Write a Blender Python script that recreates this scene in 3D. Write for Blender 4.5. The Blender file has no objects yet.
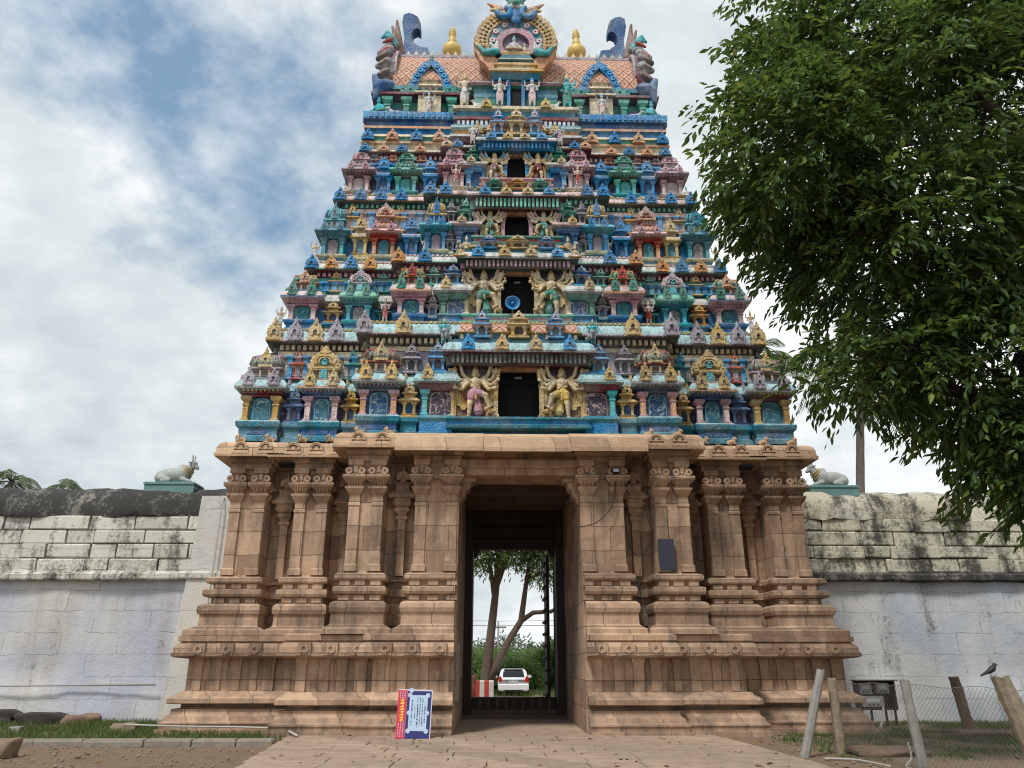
import bpy, bmesh, math, random
import numpy as np
from mathutils import Vector, Matrix, Euler
R = math.radians
random.seed(7)
rng = np.random.default_rng(7)
scene = bpy.context.scene
COL = scene.collection

# ------------------------------------------------------------------ camera, sky, sun, exposure
cam_d = bpy.data.cameras.new("camera")
cam = bpy.data.objects.new("camera", cam_d)
COL.objects.link(cam)
cam.location = (-0.65, 0.0, 1.6)
cam.rotation_euler = (R(110), 0, R(-1.3))
cam_d.sensor_width = 36.0
cam_d.lens = 27.035
cam_d.clip_end = 2000
scene.camera = cam

SUN_EL, SUN_AZ = 58.0, 212.0      # azimuth clockwise from +Y: behind the camera, a little to the left
sd = bpy.data.lights.new("sun", 'SUN')
sd.energy = 2.2
sd.angle = R(10)
sd.color = (1.0, 0.955, 0.89)
sun = bpy.data.objects.new("sun", sd)
COL.objects.link(sun)
sv = Vector((math.sin(R(SUN_AZ)) * math.cos(R(SUN_EL)), math.cos(R(SUN_AZ)) * math.cos(R(SUN_EL)), math.sin(R(SUN_EL))))
sun.rotation_euler = sv.to_track_quat('Z', 'Y').to_euler()

scene.view_settings.view_transform = 'Standard'
scene.view_settings.look = 'None'
scene.view_settings.exposure = 0.47
scene.view_settings.gamma = 1.0
scene.cycles.filter_width = 1.1

world = bpy.data.worlds.new("World")
scene.world = world
world.use_nodes = True
wt = world.node_tree
wt.nodes.clear()


def NN(t, kind, **kw):
    n = t.nodes.new(kind)
    for k, v in kw.items():
        if k.startswith('i_'):
            n.inputs[k[2:].replace('_', ' ')].default_value = v
        else:
            setattr(n, k, v)
    return n


def mth(t, op, a, b=None, c=None, clamp=False):
    n = t.nodes.new('ShaderNodeMath')
    n.operation = op
    n.use_clamp = clamp
    for i, x in enumerate((a, b, c)):
        if x is None:
            continue
        if isinstance(x, (int, float)):
            n.inputs[i].default_value = x
        else:
            t.links.new(x, n.inputs[i])
    return n.outputs[0]


def ramp(t, fac, pts):
    n = t.nodes.new('ShaderNodeValToRGB')
    el = n.color_ramp.elements
    while len(el) < len(pts):
        el.new(0.5)
    for e, (p, c) in zip(el, pts):
        e.position = p
        e.color = (*c, 1) if len(c) == 3 else c
    t.links.new(fac, n.inputs[0])
    return n.outputs[0]


def mix(t, fac, a, b, mode='MIX'):
    n = t.nodes.new('ShaderNodeMix')
    n.data_type = 'RGBA'
    n.blend_type = mode
    for key, x in ((0, fac), (6, a), (7, b)):
        if isinstance(x, (int, float)):
            n.inputs[key].default_value = x
        elif isinstance(x, tuple):
            n.inputs[key].default_value = (*x, 1)
        else:
            t.links.new(x, n.inputs[key])
    return n.outputs[2]


def noise(t, vec, scale, detail=4, rough=0.55, dist=0.0):
    n = t.nodes.new('ShaderNodeTexNoise')
    n.inputs['Scale'].default_value = scale
    n.inputs['Detail'].default_value = detail
    n.inputs['Roughness'].default_value = rough
    n.inputs['Distortion'].default_value = dist
    if vec is not None:
        t.links.new(vec, n.inputs['Vector'])
    return n.outputs['Fac']


def mapping(t, vec, loc=(0, 0, 0), rot=(0, 0, 0), scale=(1, 1, 1)):
    n = t.nodes.new('ShaderNodeMapping')
    n.inputs['Location'].default_value = loc
    n.inputs['Rotation'].default_value = rot
    n.inputs['Scale'].default_value = scale
    t.links.new(vec, n.inputs['Vector'])
    return n.outputs[0]


# sky: Nishita with a broken cloud deck mixed in, all into one Background of strength 0.1
sky = NN(wt, 'ShaderNodeTexSky', sky_type='NISHITA')
sky.sun_disc = False
sky.sun_elevation = R(SUN_EL)
sky.sun_rotation = R(SUN_AZ)
sky.air_density = 1.0
sky.dust_density = 1.5
tc = NN(wt, 'ShaderNodeTexCoord')
sep = NN(wt, 'ShaderNodeSeparateXYZ')
wt.links.new(tc.outputs['Generated'], sep.inputs[0])
zz = mth(wt, 'ADD', mth(wt, 'MAXIMUM', sep.outputs[2], 0.0), 0.42)
comb = NN(wt, 'ShaderNodeCombineXYZ')
wt.links.new(mth(wt, 'DIVIDE', sep.outputs[0], zz), comb.inputs[0])
wt.links.new(mth(wt, 'DIVIDE', sep.outputs[1], zz), comb.inputs[1])
cvec = mapping(wt, comb.outputs[0], loc=(2.3, 6.1, 0.0), rot=(0, 0, R(25)), scale=(1, 1.1, 1))
n1 = noise(wt, cvec, 2.1, 9, 0.55, 0.12)
n2 = noise(wt, mapping(wt, comb.outputs[0], loc=(7.7, 4.2, 2)), 1.7, 7, 0.58, 0.1)
n3 = noise(wt, mapping(wt, comb.outputs[0], loc=(1.0, 9.2, 5)), 6.0, 8, 0.6, 0.15)
hor = mth(wt, 'MULTIPLY', mth(wt, 'SUBTRACT', 0.66, sep.outputs[2]), 0.5)     # the deck closes towards the horizon
cov = mth(wt, 'ADD', mth(wt, 'ADD', mth(wt, 'ADD', n1, mth(wt, 'MULTIPLY', sep.outputs[0], 0.10)), mth(wt, 'MULTIPLY', mth(wt, 'SUBTRACT', n3, 0.5), 0.28)), hor)
mask = ramp(wt, cov, [(0.355, (0, 0, 0)), (0.50, (1, 1, 1))])
shade = mth(wt, 'ADD', mth(wt, 'ADD', mth(wt, 'MULTIPLY', n2, 0.72), mth(wt, 'MULTIPLY', sep.outputs[0], 0.1)), mth(wt, 'MULTIPLY', n3, 0.35))
cloudc = ramp(wt, shade, [(0.36, (3.9, 4.45, 4.8)), (0.50, (5.5, 5.95, 6.15)), (0.62, (7.6, 7.8, 7.8))])
bluec = mix(wt, 0.5, sky.outputs[0], (2.2, 3.6, 4.9))
skymix = mix(wt, mask, bluec, cloudc)
bg = NN(wt, 'ShaderNodeBackground')
bg.inputs['Strength'].default_value = 0.1
wt.links.new(skymix, bg.inputs[0])
wo = NN(wt, 'ShaderNodeOutputWorld')
wt.links.new(bg.outputs[0], wo.inputs[0])


# ------------------------------------------------------------------ materials
def lin(c):
    return tuple((x / 255 / 12.92) if x / 255 <= 0.04045 else ((x / 255 + 0.055) / 1.055) ** 2.4 for x in c)


def new_mat(name):
    m = bpy.data.materials.new(name)
    m.use_nodes = True
    t = m.node_tree
    b = t.nodes['Principled BSDF']
    return m, t, b


def bump(t, b, h, strength=0.4, dist=0.02):
    n = t.nodes.new('ShaderNodeBump')
    n.inputs['Strength'].default_value = strength
    n.inputs['Distance'].default_value = dist
    t.links.new(h, n.inputs['Height'])
    t.links.new(n.outputs[0], b.inputs['Normal'])
    return n


def pos(t):
    return t.nodes.new('ShaderNodeNewGeometry').outputs['Position']


PAL = dict(blue=(38, 126, 184), dblue=(26, 82, 138), lblue=(92, 164, 216), teal=(38, 124, 148), lteal=(76, 178, 188),
           cyan=(172, 206, 210), pink=(188, 148, 160), lpink=(222, 196, 194), gold=(204, 178, 126), ochre=(196, 156, 94),
           maroon=(104, 40, 52), red=(174, 76, 66), salmon=(214, 164, 128), cream=(222, 206, 176), white=(206, 206, 202),
           green=(34, 126, 108), mint=(118, 194, 172), dgreen=(38, 70, 58), lilac=(164, 156, 170), grey=(146, 144, 146),
           violet=(70, 104, 150), orange=(208, 154, 98), black=(22, 19, 18), deep=(32, 60, 92), plum=(66, 52, 84),
           brown=(120, 84, 66), skin=(216, 198, 164), dark=(58, 50, 50), sage=(120, 140, 118), yellow=(206, 180, 104))
MATS = {}


def paint(name):
    key = 'paint_' + name
    if key in MATS:
        return MATS[key]
    m, t, b = new_mat(key)
    c = lin(PAL[name])
    p = pos(t)
    n_ = noise(t, p, 1.1, 5, 0.6)
    f_ = noise(t, p, 9.0, 5, 0.65)
    st = noise(t, mapping(t, p, scale=(5, 5, 0.6)), 1.0, 4, 0.6)
    faded = tuple(0.66 * x + 0.34 * y for x, y in zip(c, (0.52, 0.55, 0.55)))
    c1 = mix(t, ramp(t, n_, [(0.38, (0, 0, 0)), (0.62, (1, 1, 1))]), c, faded)
    g = mth(t, 'MULTIPLY', ramp(t, mth(t, 'ADD', mth(t, 'MULTIPLY', st, 0.6), mth(t, 'MULTIPLY', f_, 0.5)), [(0.48, (0, 0, 0)), (0.68, (1, 1, 1))]), 0.6)
    c2 = mix(t, g, c1, (0.06, 0.06, 0.064))
    chips = ramp(t, noise(t, p, 26, 3, 0.5), [(0.66, (0, 0, 0)), (0.70, (1, 1, 1))])
    c3 = mix(t, mth(t, 'MULTIPLY', chips, 0.4), c2, (0.52, 0.5, 0.46))
    hs = NN(t, 'ShaderNodeHueSaturation')
    hs.inputs['Saturation'].default_value = 1.22
    hs.inputs['Value'].default_value = 0.94
    t.links.new(c3, hs.inputs['Color'])
    t.links.new(hs.outputs[0], b.inputs['Base Color'])
    b.inputs['Roughness'].default_value = 0.62
    v = NN(t, 'ShaderNodeTexVoronoi', i_Scale=16.0)
    t.links.new(p, v.inputs['Vector'])
    bump(t, b, mth(t, 'ADD', v.outputs['Distance'], mth(t, 'MULTIPLY', f_, 0.9)), 0.55, 0.03)
    MATS[key] = m
    return m


def panel_mat(name, ring):
    key = 'relief_' + name + '_' + ring
    if key in MATS:
        return MATS[key]
    m, t, b = new_mat(key)
    p = t.nodes.new('ShaderNodeNewGeometry').outputs['Position']
    s = NN(t, 'ShaderNodeSeparateXYZ')
    t.links.new(p, s.inputs[0])
    cb = NN(t, 'ShaderNodeCombineXYZ')
    t.links.new(s.outputs[0], cb.inputs[0])
    t.links.new(s.outputs[2], cb.inputs[1])
    v = NN(t, 'ShaderNodeTexVoronoi', i_Scale=4.6)
    v.voronoi_dimensions = '2D'
    t.links.new(cb.outputs[0], v.inputs['Vector'])
    dd = v.outputs['Distance']
    w = ramp(t, mth(t, 'SINE', mth(t, 'MULTIPLY', dd, 38.0)), [(0.45, (0, 0, 0)), (0.7, (1, 1, 1))])
    w = mth(t, 'MULTIPLY', w, ramp(t, dd, [(0.3, (1, 1, 1)), (0.34, (0, 0, 0))]))
    wv = ramp(t, mth(t, 'ABSOLUTE', mth(t, 'SUBTRACT', noise(t, p, 3.2, 2, 0.5, 1.0), 0.5)), [(0.012, (1, 1, 1)), (0.03, (0, 0, 0))])
    r_ = mth(t, 'MAXIMUM', w, wv)
    c = mix(t, mth(t, 'MULTIPLY', r_, 0.55), tuple(.62 * q for q in lin(PAL[name])), lin(PAL[ring]))
    g = ramp(t, noise(t, p, 3, 5, 0.65), [(0.45, (0, 0, 0)), (0.75, (1, 1, 1))])
    t.links.new(mix(t, mth(t, 'MULTIPLY', g, 0.5), c, (0.06, 0.06, 0.06)), b.inputs['Base Color'])
    b.inputs['Roughness'].default_value = 0.7
    bump(t, b, r_, 0.8, 0.03)
    MATS[key] = m
    return m


def stone_mat(name, base, alt, dark, sx=1.0, sz=0.55, stain=0.5, mortar=0.012):
    if name in MATS:
        return MATS[name]
    m, t, b = new_mat(name)
    p = pos(t)
    s = NN(t, 'ShaderNodeSeparateXYZ')
    t.links.new(p, s.inputs[0])
    cb = NN(t, 'ShaderNodeCombineXYZ')
    t.links.new(mth(t, 'ADD', s.outputs[0], mth(t, 'MULTIPLY', s.outputs[1], 0.83)), cb.inputs[0])
    t.links.new(s.outputs[2], cb.inputs[1])
    wob = NN(t, 'ShaderNodeVectorMath', operation='ADD')
    nv = NN(t, 'ShaderNodeTexNoise', i_Scale=1.5)
    t.links.new(p, nv.inputs['Vector'])
    sc = NN(t, 'ShaderNodeVectorMath', operation='SCALE')
    t.links.new(nv.outputs['Color'], sc.inputs[0])
    sc.inputs['Scale'].default_value = 0.035
    t.links.new(cb.outputs[0], wob.inputs[0])
    t.links.new(sc.outputs[0], wob.inputs[1])
    br = NN(t, 'ShaderNodeTexBrick', i_Scale=1.0)
    br.inputs['Mortar Size'].default_value = mortar
    br.inputs['Mortar Smooth'].default_value = 0.4
    br.inputs['Brick Width'].default_value = sx
    br.inputs['Row Height'].default_value = sz
    br.inputs['Color1'].default_value = (0, 0, 0, 1)
    br.inputs['Color2'].default_value = (1, 1, 1, 1)
    br.inputs['Mortar'].default_value = (0.5, 0.5, 0.5, 1)
    t.links.new(wob.outputs[0], br.inputs['Vector'])
    big = noise(t, p, 0.7, 6, 0.62)
    fine = noise(t, p, 7.0, 8, 0.7)
    grain = noise(t, p, 55.0, 3, 0.6)
    f1 = mth(t, 'ADD', mth(t, 'MULTIPLY', br.outputs['Color'], 0.42), mth(t, 'ADD', mth(t, 'MULTIPLY', fine, 0.45), mth(t, 'MULTIPLY', big, 0.25)))
    c = mix(t, ramp(t, f1, [(0.28, (0, 0, 0)), (0.78, (1, 1, 1))]), lin(base), lin(alt))
    stre = noise(t, mapping(t, p, scale=(2.6, 2.6, 0.45)), 1.0, 6, 0.65)
    sf = ramp(t, mth(t, 'ADD', mth(t, 'MULTIPLY', stre, 0.6), mth(t, 'MULTIPLY', big, 0.45)), [(0.46, (0, 0, 0)), (0.64, (1, 1, 1))])
    c = mix(t, mth(t, 'MULTIPLY', sf, stain), c, lin(dark))
    pt = ramp(t, noise(t, p, 2.3, 6, 0.7), [(0.55, (0, 0, 0)), (0.68, (1, 1, 1))])
    c = mix(t, mth(t, 'MULTIPLY', pt, 0.45), c, tuple(min(.75, x * 1.18) for x in lin(alt)))
    c = mix(t, mth(t, 'MULTIPLY', br.outputs['Fac'], 0.55), c, tuple(x * 0.45 for x in lin(dark)))
    c = mix(t, mth(t, 'MULTIPLY', ramp(t, grain, [(0.3, (0, 0, 0)), (0.75, (1, 1, 1))]), 0.25), c, (0.46, 0.38, 0.3), 'MIX')
    t.links.new(c, b.inputs['Base Color'])
    b.inputs['Roughness'].default_value = 0.88
    h = mth(t, 'SUBTRACT', mth(t, 'ADD', mth(t, 'MULTIPLY', fine, 0.8), mth(t, 'MULTIPLY', grain, 0.25)), mth(t, 'MULTIPLY', br.outputs['Fac'], 0.7))
    bump(t, b, h, 0.8, 0.04)
    MATS[name] = m
    return m


STONE = stone_mat('sandstone', (134, 103, 82), (200, 166, 137), (60, 49, 42), 1.05, 0.62, 0.72)
STONE_PALE = stone_mat('pale_sandstone', (160, 128, 100), (208, 176, 142), (86, 66, 54), 1.4, 0.9, 0.3)
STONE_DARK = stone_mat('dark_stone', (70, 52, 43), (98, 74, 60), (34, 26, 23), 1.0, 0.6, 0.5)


def wall_mat(name, base, tint, streak, black, amount, tintamt):
    m, t, b = new_mat(name)
    p = pos(t)
    s = NN(t, 'ShaderNodeSeparateXYZ')
    t.links.new(p, s.inputs[0])
    big = noise(t, p, 0.35, 5, 0.6)
    mid = noise(t, p, 1.6, 7, 0.68, 0.5)
    fine = noise(t, p, 12, 6, 0.65)
    stre = noise(t, mapping(t, p, scale=(1.5, 1.5, 0.22)), 1.0, 7, 0.66)
    c = mix(t, mth(t, 'MULTIPLY', ramp(t, big, [(0.42, (0, 0, 0)), (0.62, (1, 1, 1))]), tintamt), lin(base), lin(tint))
    c = mix(t, mth(t, 'MULTIPLY', ramp(t, stre, [(0.5, (0, 0, 0)), (0.75, (1, 1, 1))]), 0.55), c, lin(streak))
    c = mix(t, mth(t, 'MULTIPLY', ramp(t, fine, [(0.35, (0, 0, 0)), (0.8, (1, 1, 1))]), 0.25), c, lin(streak))
    k = mth(t, 'ADD', mth(t, 'ADD', mth(t, 'MULTIPLY', stre, 0.42), mth(t, 'MULTIPLY', fine, 0.22)), mth(t, 'ADD', mth(t, 'MULTIPLY', mid, 0.36), amount))
    bl = ramp(t, k, [(0.53, (0, 0, 0)), (0.63, (1, 1, 1))])
    c = mix(t, mth(t, 'MULTIPLY', bl, 0.9), c, lin(black))
    br = NN(t, 'ShaderNodeTexBrick', i_Scale=1.0)
    br.inputs['Mortar Size'].default_value = 0.012
    br.inputs['Mortar Smooth'].default_value = 0.7
    br.inputs['Brick Width'].default_value = 1.7
    br.inputs['Row Height'].default_value = 0.62
    cb = NN(t, 'ShaderNodeCombineXYZ')
    wz = mth(t, 'MULTIPLY', mth(t, 'SUBTRACT', mid, 0.5), 0.22)
    t.links.new(mth(t, 'ADD', s.outputs[0], wz), cb.inputs[0])
    t.links.new(mth(t, 'ADD', s.outputs[2], wz), cb.inputs[1])
    t.links.new(cb.outputs[0], br.inputs['Vector'])
    gap = mth(t, 'MULTIPLY', br.outputs['Fac'], ramp(t, noise(t, p, 1.1, 4), [(0.4, (0, 0, 0)), (0.6, (1, 1, 1))]))
    c = mix(t, mth(t, 'MULTIPLY', gap, 0.6), c, lin((96, 92, 88)))
    t.links.new(c, b.inputs['Base Color'])
    b.inputs['Roughness'].default_value = 0.85
    h = mth(t, 'SUBTRACT', mth(t, 'ADD', mid, mth(t, 'MULTIPLY', fine, 0.5)), mth(t, 'MULTIPLY', gap, 0.5))
    bump(t, b, h, 0.6, 0.05)
    MATS[name] = m
    return m


W_LOW = wall_mat('limewashed_plaster', (196, 196, 194), (168, 174, 196), (150, 140, 128), (72, 68, 66), -0.06, 0.75)
W_UP = wall_mat('stained_limewash', (208, 206, 194), (182, 183, 172), (142, 134, 116), (34, 33, 32), 0.045, 0.7)
W_LOWR = wall_mat('flaked_limewash', (196, 197, 198), (160, 172, 190), (140, 134, 126), (74, 74, 76), -0.02, 0.85)
W_UPR = wall_mat('stained_yellowish_limewash', (200, 196, 176), (178, 176, 160), (138, 128, 106), (36, 35, 35), 0.075, 0.7)
W_TOP = wall_mat('algae_coping', (150, 147, 138), (100, 98, 94), (74, 72, 68), (24, 24, 25), 0.15, 0.8)
W_TOPR = wall_mat('mottled_coping', (196, 192, 176), (176, 166, 138), (140, 128, 104), (38, 37, 37), 0.07, 0.8)


def simple(name, c, rough=0.6, metal=0.0, var=0.25, scale=6.0, bstr=0.2, spec=None):
    if name in MATS:
        return MATS[name]
    m, t, b = new_mat(name)
    p = pos(t)
    n_ = noise(t, p, scale, 6, 0.65)
    c = lin(c)
    t.links.new(mix(t, ramp(t, n_, [(0.3, (0, 0, 0)), (0.75, (1, 1, 1))]), c, tuple(x * (1 - var) for x in c)), b.inputs['Base Color'])
    b.inputs['Roughness'].default_value = rough
    b.inputs['Metallic'].default_value = metal
    if bstr:
        bump(t, b, n_, bstr, 0.02)
    MATS[name] = m
    return m


def leaf_mat(name, cols, trans=0.35, rough=0.42):
    m, t, b = new_mat(name)
    g = t.nodes.new('ShaderNodeNewGeometry')
    rnd = g.outputs['Random Per Island']
    c = ramp(t, rnd, cols)
    cl = noise(t, g.outputs['Position'], 1.1, 4, 0.6)
    c = mix(t, mth(t, 'MULTIPLY', ramp(t, cl, [(0.52, (0, 0, 0)), (0.7, (1, 1, 1))]), 0.7), c, cols[-2][1])
    t.links.new(c, b.inputs['Base Color'])
    b.inputs['Roughness'].default_value = rough
    b.inputs['Specular IOR Level'].default_value = 0.35
    tr = t.nodes.new('ShaderNodeBsdfTranslucent')
    t.links.new(mix(t, 0.4, c, (0.2, 0.28, 0.045)), tr.inputs[0])
    ms = t.nodes.new('ShaderNodeMixShader')
    ms.inputs[0].default_value = trans
    t.links.new(b.outputs[0], ms.inputs[1])
    t.links.new(tr.outputs[0], ms.inputs[2])
    t.links.new(ms.outputs[0], t.nodes['Material Output'].inputs[0])
    MATS[name] = m
    return m


LEAF_BIG = leaf_mat('broad_leaf', [(0.0, (0.032, 0.068, 0.024)), (0.45, (0.054, 0.11, 0.032)), (0.78, (0.08, 0.15, 0.04)), (0.93, (0.15, 0.235, 0.05)), (1.0, (0.24, 0.25, 0.05))], 0.42)
LEAF_FAR = leaf_mat('feathery_leaf', [(0.0, (0.13, 0.21, 0.075)), (0.5, (0.18, 0.275, 0.10)), (0.85, (0.21, 0.31, 0.11)), (1.0, (0.26, 0.34, 0.12))], 0.5, 0.6)
LEAF_PALM = leaf_mat('palm_leaf', [(0.0, (0.06, 0.09, 0.04)), (0.5, (0.09, 0.12, 0.055)), (0.8, (0.12, 0.15, 0.07)), (1.0, (0.2, 0.19, 0.09))], 0.25, 0.45)
GRASS = leaf_mat('grass_blade', [(0.0, (0.05, 0.09, 0.022)), (0.5, (0.075, 0.125, 0.03)), (0.85, (0.11, 0.15, 0.04)), (1.0, (0.2, 0.17, 0.08))], 0.25, 0.6)
BARK = simple('bark', (104, 88, 76), 0.9, 0, 0.5, 9, 0.8)
BARK_DARK = simple('dark_bark', (74, 60, 50), 0.9, 0, 0.5, 9, 0.8)
PALM_BARK = simple('palm_bark', (118, 108, 100), 0.9, 0, 0.4, 5, 0.6)
GRANITE = simple('weathered_granite', (150, 136, 116), 0.9, 0, 0.5, 11, 0.9)
GRANITE_RED = simple('reddish_granite', (128, 102, 84), 0.9, 0, 0.5, 9, 0.9)
CONCRETE = simple('old_concrete', (150, 146, 140), 0.9, 0, 0.4, 8, 0.6)
WOOD_DARK = simple('dark_wood', (48, 35, 28), 0.7, 0, 0.5, 12, 0.4)
WOOD_GREY = simple('grey_wood', (112, 98, 88), 0.8, 0, 0.4, 12, 0.5)
BLACKM = simple('opening_shade', (12, 11, 11), 0.9, 0, 0.2, 5, 0)  # near-black colour that stands in for the shade inside openings
WIRE = simple('galvanised_wire', (150, 148, 142), 0.5, 0.6, 0.3, 20, 0)
CABLE = simple('black_cable', (24, 22, 22), 0.6, 0, 0.2, 20, 0)
GOLDM = simple('gilded_plaster', (216, 184, 98), 0.5, 0.0, 0.3, 5, 0.15)


# ------------------------------------------------------------------ mesh builder
class MB:
    def __init__(s):
        s.v, s.f, s.m, s.s = [], [], [], []

    def add(s, vs, fs, mat=0, smooth=False):
        o = len(s.v)
        s.v += [tuple(v) for v in vs]
        s.f += [tuple(i + o for i in f) for f in fs]
        s.m += [mat] * len(fs) if isinstance(mat, int) else mat
        s.s += [smooth] * len(fs)

    def box(s, x0, x1, y0, y1, z0, z1, mat=0):
        s.add([(x0, y0, z0), (x1, y0, z0), (x1, y1, z0), (x0, y1, z0), (x0, y0, z1), (x1, y0, z1), (x1, y1, z1), (x0, y1, z1)],
              [(0, 3, 2, 1), (4, 5, 6, 7), (0, 1, 5, 4), (1, 2, 6, 5), (2, 3, 7, 6), (3, 0, 4, 7)], mat)

    def rprof(s, x0, x1, y0, y1, prof):
        """a rectangular block whose outline grows and shrinks along a profile: rows (dx, dy, z, mat of the band above)"""
        vs, fs, ms = [], [], []
        for dx, dy, z, _ in prof:
            vs += [(x0 - dx, y0 - dy, z), (x1 + dx, y0 - dy, z), (x1 + dx, y1 + dy, z), (x0 - dx, y1 + dy, z)]
        for i in range(len(prof) - 1):
            a, b = i * 4, i * 4 + 4
            for k in range(4):
                j = (k + 1) % 4
                fs.append((a + k, a + j, b + j, b + k))
                ms.append(prof[i][3])
        n = len(prof) * 4
        fs += [(3, 2, 1, 0), (n - 4, n - 3, n - 2, n - 1)]
        ms += [prof[0][3], prof[-1][3]]
        s.add(vs, fs, ms)

    def lathe(s, cx, cy, prof, n=12, mat=0, sx=1.0, sy=1.0, sq=2.0, smooth=True, z0=0.0):
        vs, fs = [], []
        for r, z in prof:
            for k in range(n):
                a = 2 * math.pi * (k + 0.5) / n
                c, q = math.cos(a), math.sin(a)
                rr = 1.0 / ((abs(c) ** sq + abs(q) ** sq) ** (1 / sq))
                vs.append((cx + r * rr * c * sx, cy + r * rr * q * sy, z0 + z))
        for i in range(len(prof) - 1):
            for k in range(n):
                j = (k + 1) % n
                fs.append((i * n + k, i * n + j, i * n + n + j, i * n + n + k))
        fs.append(tuple(range(n - 1, -1, -1)))
        o = (len(prof) - 1) * n
        fs.append(tuple(range(o, o + n)))
        s.add(vs, fs, mat, smooth)

    def prism(s, out, y0, y1, mat=0, smooth=False):
        """an outline in x, z pushed from y0 to y1"""
        n = len(out)
        vs = [(x, y0, z) for x, z in out] + [(x, y1, z) for x, z in out]
        fs = [tuple(range(n)), tuple(range(2 * n - 1, n - 1, -1))]
        fs += [(k, k + n, (k + 1) % n + n, (k + 1) % n) for k in range(n)]
        s.add(vs, fs, mat, smooth)

    def ring(s, cx, cz, r0, r1, a0, a1, y0, y1, mat=0, n=20, sc=0.0, lob=0, ez=1.0):
        """a flat arch between two radii; sc and lob scallop its outer edge"""
        vs, fs = [], []
        for k in range(n + 1):
            a = R(a0 + (a1 - a0) * k / n)
            ro = r1 * (1 + sc * abs(math.sin(lob * math.pi * k / n))) if lob else r1
            for r in (r0, ro):
                for y in (y0, y1):
                    vs.append((cx + r * math.cos(a), y, cz + r * math.sin(a) * ez))
        for k in range(n):
            o = k * 4
            p = o + 4
            fs += [(o, p, p + 2, o + 2), (o + 1, o + 3, p + 3, p + 1), (o, o + 1, p + 1, p), (o + 2, p + 2, p + 3, o + 3)]
        e = n * 4
        fs += [(0, 2, 3, 1), (e, e + 1, e + 3, e + 2)]
        s.add(vs, fs, mat)

    def tube(s, pts, rad, n=6, mat=0, smooth=True):
        pts = [Vector(p) for p in pts]
        if isinstance(rad, (int, float)):
            rad = [rad] * len(pts)
        vs, fs = [], []
        ref = Vector((0.12, 0.31, 0.94))
        for i, p in enumerate(pts):
            d = (pts[min(i + 1, len(pts) - 1)] - pts[max(i - 1, 0)]).normalized()
            u = d.cross(ref)
            if u.length < 1e-3:
                u = d.cross(Vector((1, 0, 0)))
            u.normalize()
            w = d.cross(u)
            for k in range(n):
                a = 2 * math.pi * k / n
                vs.append(p + (u * math.cos(a) + w * math.sin(a)) * rad[i])
        for i in range(len(pts) - 1):
            for k in range(n):
                j = (k + 1) % n
                fs.append((i * n + k, i * n + n + k, i * n + n + j, i * n + j))
        fs.append(tuple(range(n)))
        o = (len(pts) - 1) * n
        fs.append(tuple(range(o + n - 1, o - 1, -1)))
        s.add(vs, fs, mat, smooth)

    def mesh(s, name, mats):
        me = bpy.data.meshes.new(name)
        me.from_pydata(s.v, [], s.f)
        for m in mats:
            me.materials.append(m)
        me.polygons.foreach_set('material_index', s.m)
        me.polygons.foreach_set('use_smooth', s.s)
        me.validate()
        me.update()
        return me


WP = {}


def link(name, me, parent=None, at=(0, 0, 0), rot=(0, 0, 0), scale=(1, 1, 1)):
    """link a mesh as one object; `at` is where its own origin stands in the world (its parents are never turned)"""
    o = bpy.data.objects.new(name, me)
    COL.objects.link(o)
    at = Vector(at)
    o.parent = parent
    o.location = at - (WP[parent] if parent else Vector((0, 0, 0)))
    o.rotation_euler = rot
    o.scale = scale
    WP[o] = at
    return o


def build(name, mb, mats, parent=None, at=(0, 0, 0), **kw):
    return link(name, mb.mesh(name, [paint(m) if isinstance(m, str) else m for m in mats]), parent, at, **kw)


def empty(name, at):
    o = bpy.data.objects.new(name, None)
    COL.objects.link(o)
    o.location = at
    o.empty_display_size = 0.3
    WP[o] = Vector(at)
    return o


def tag(o, label=None, cat=None, group=None, kind=None):
    for k, v in (('label', label), ('category', cat), ('group', group), ('kind', kind)):
        if v:
            o[k] = v
    return o


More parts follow.
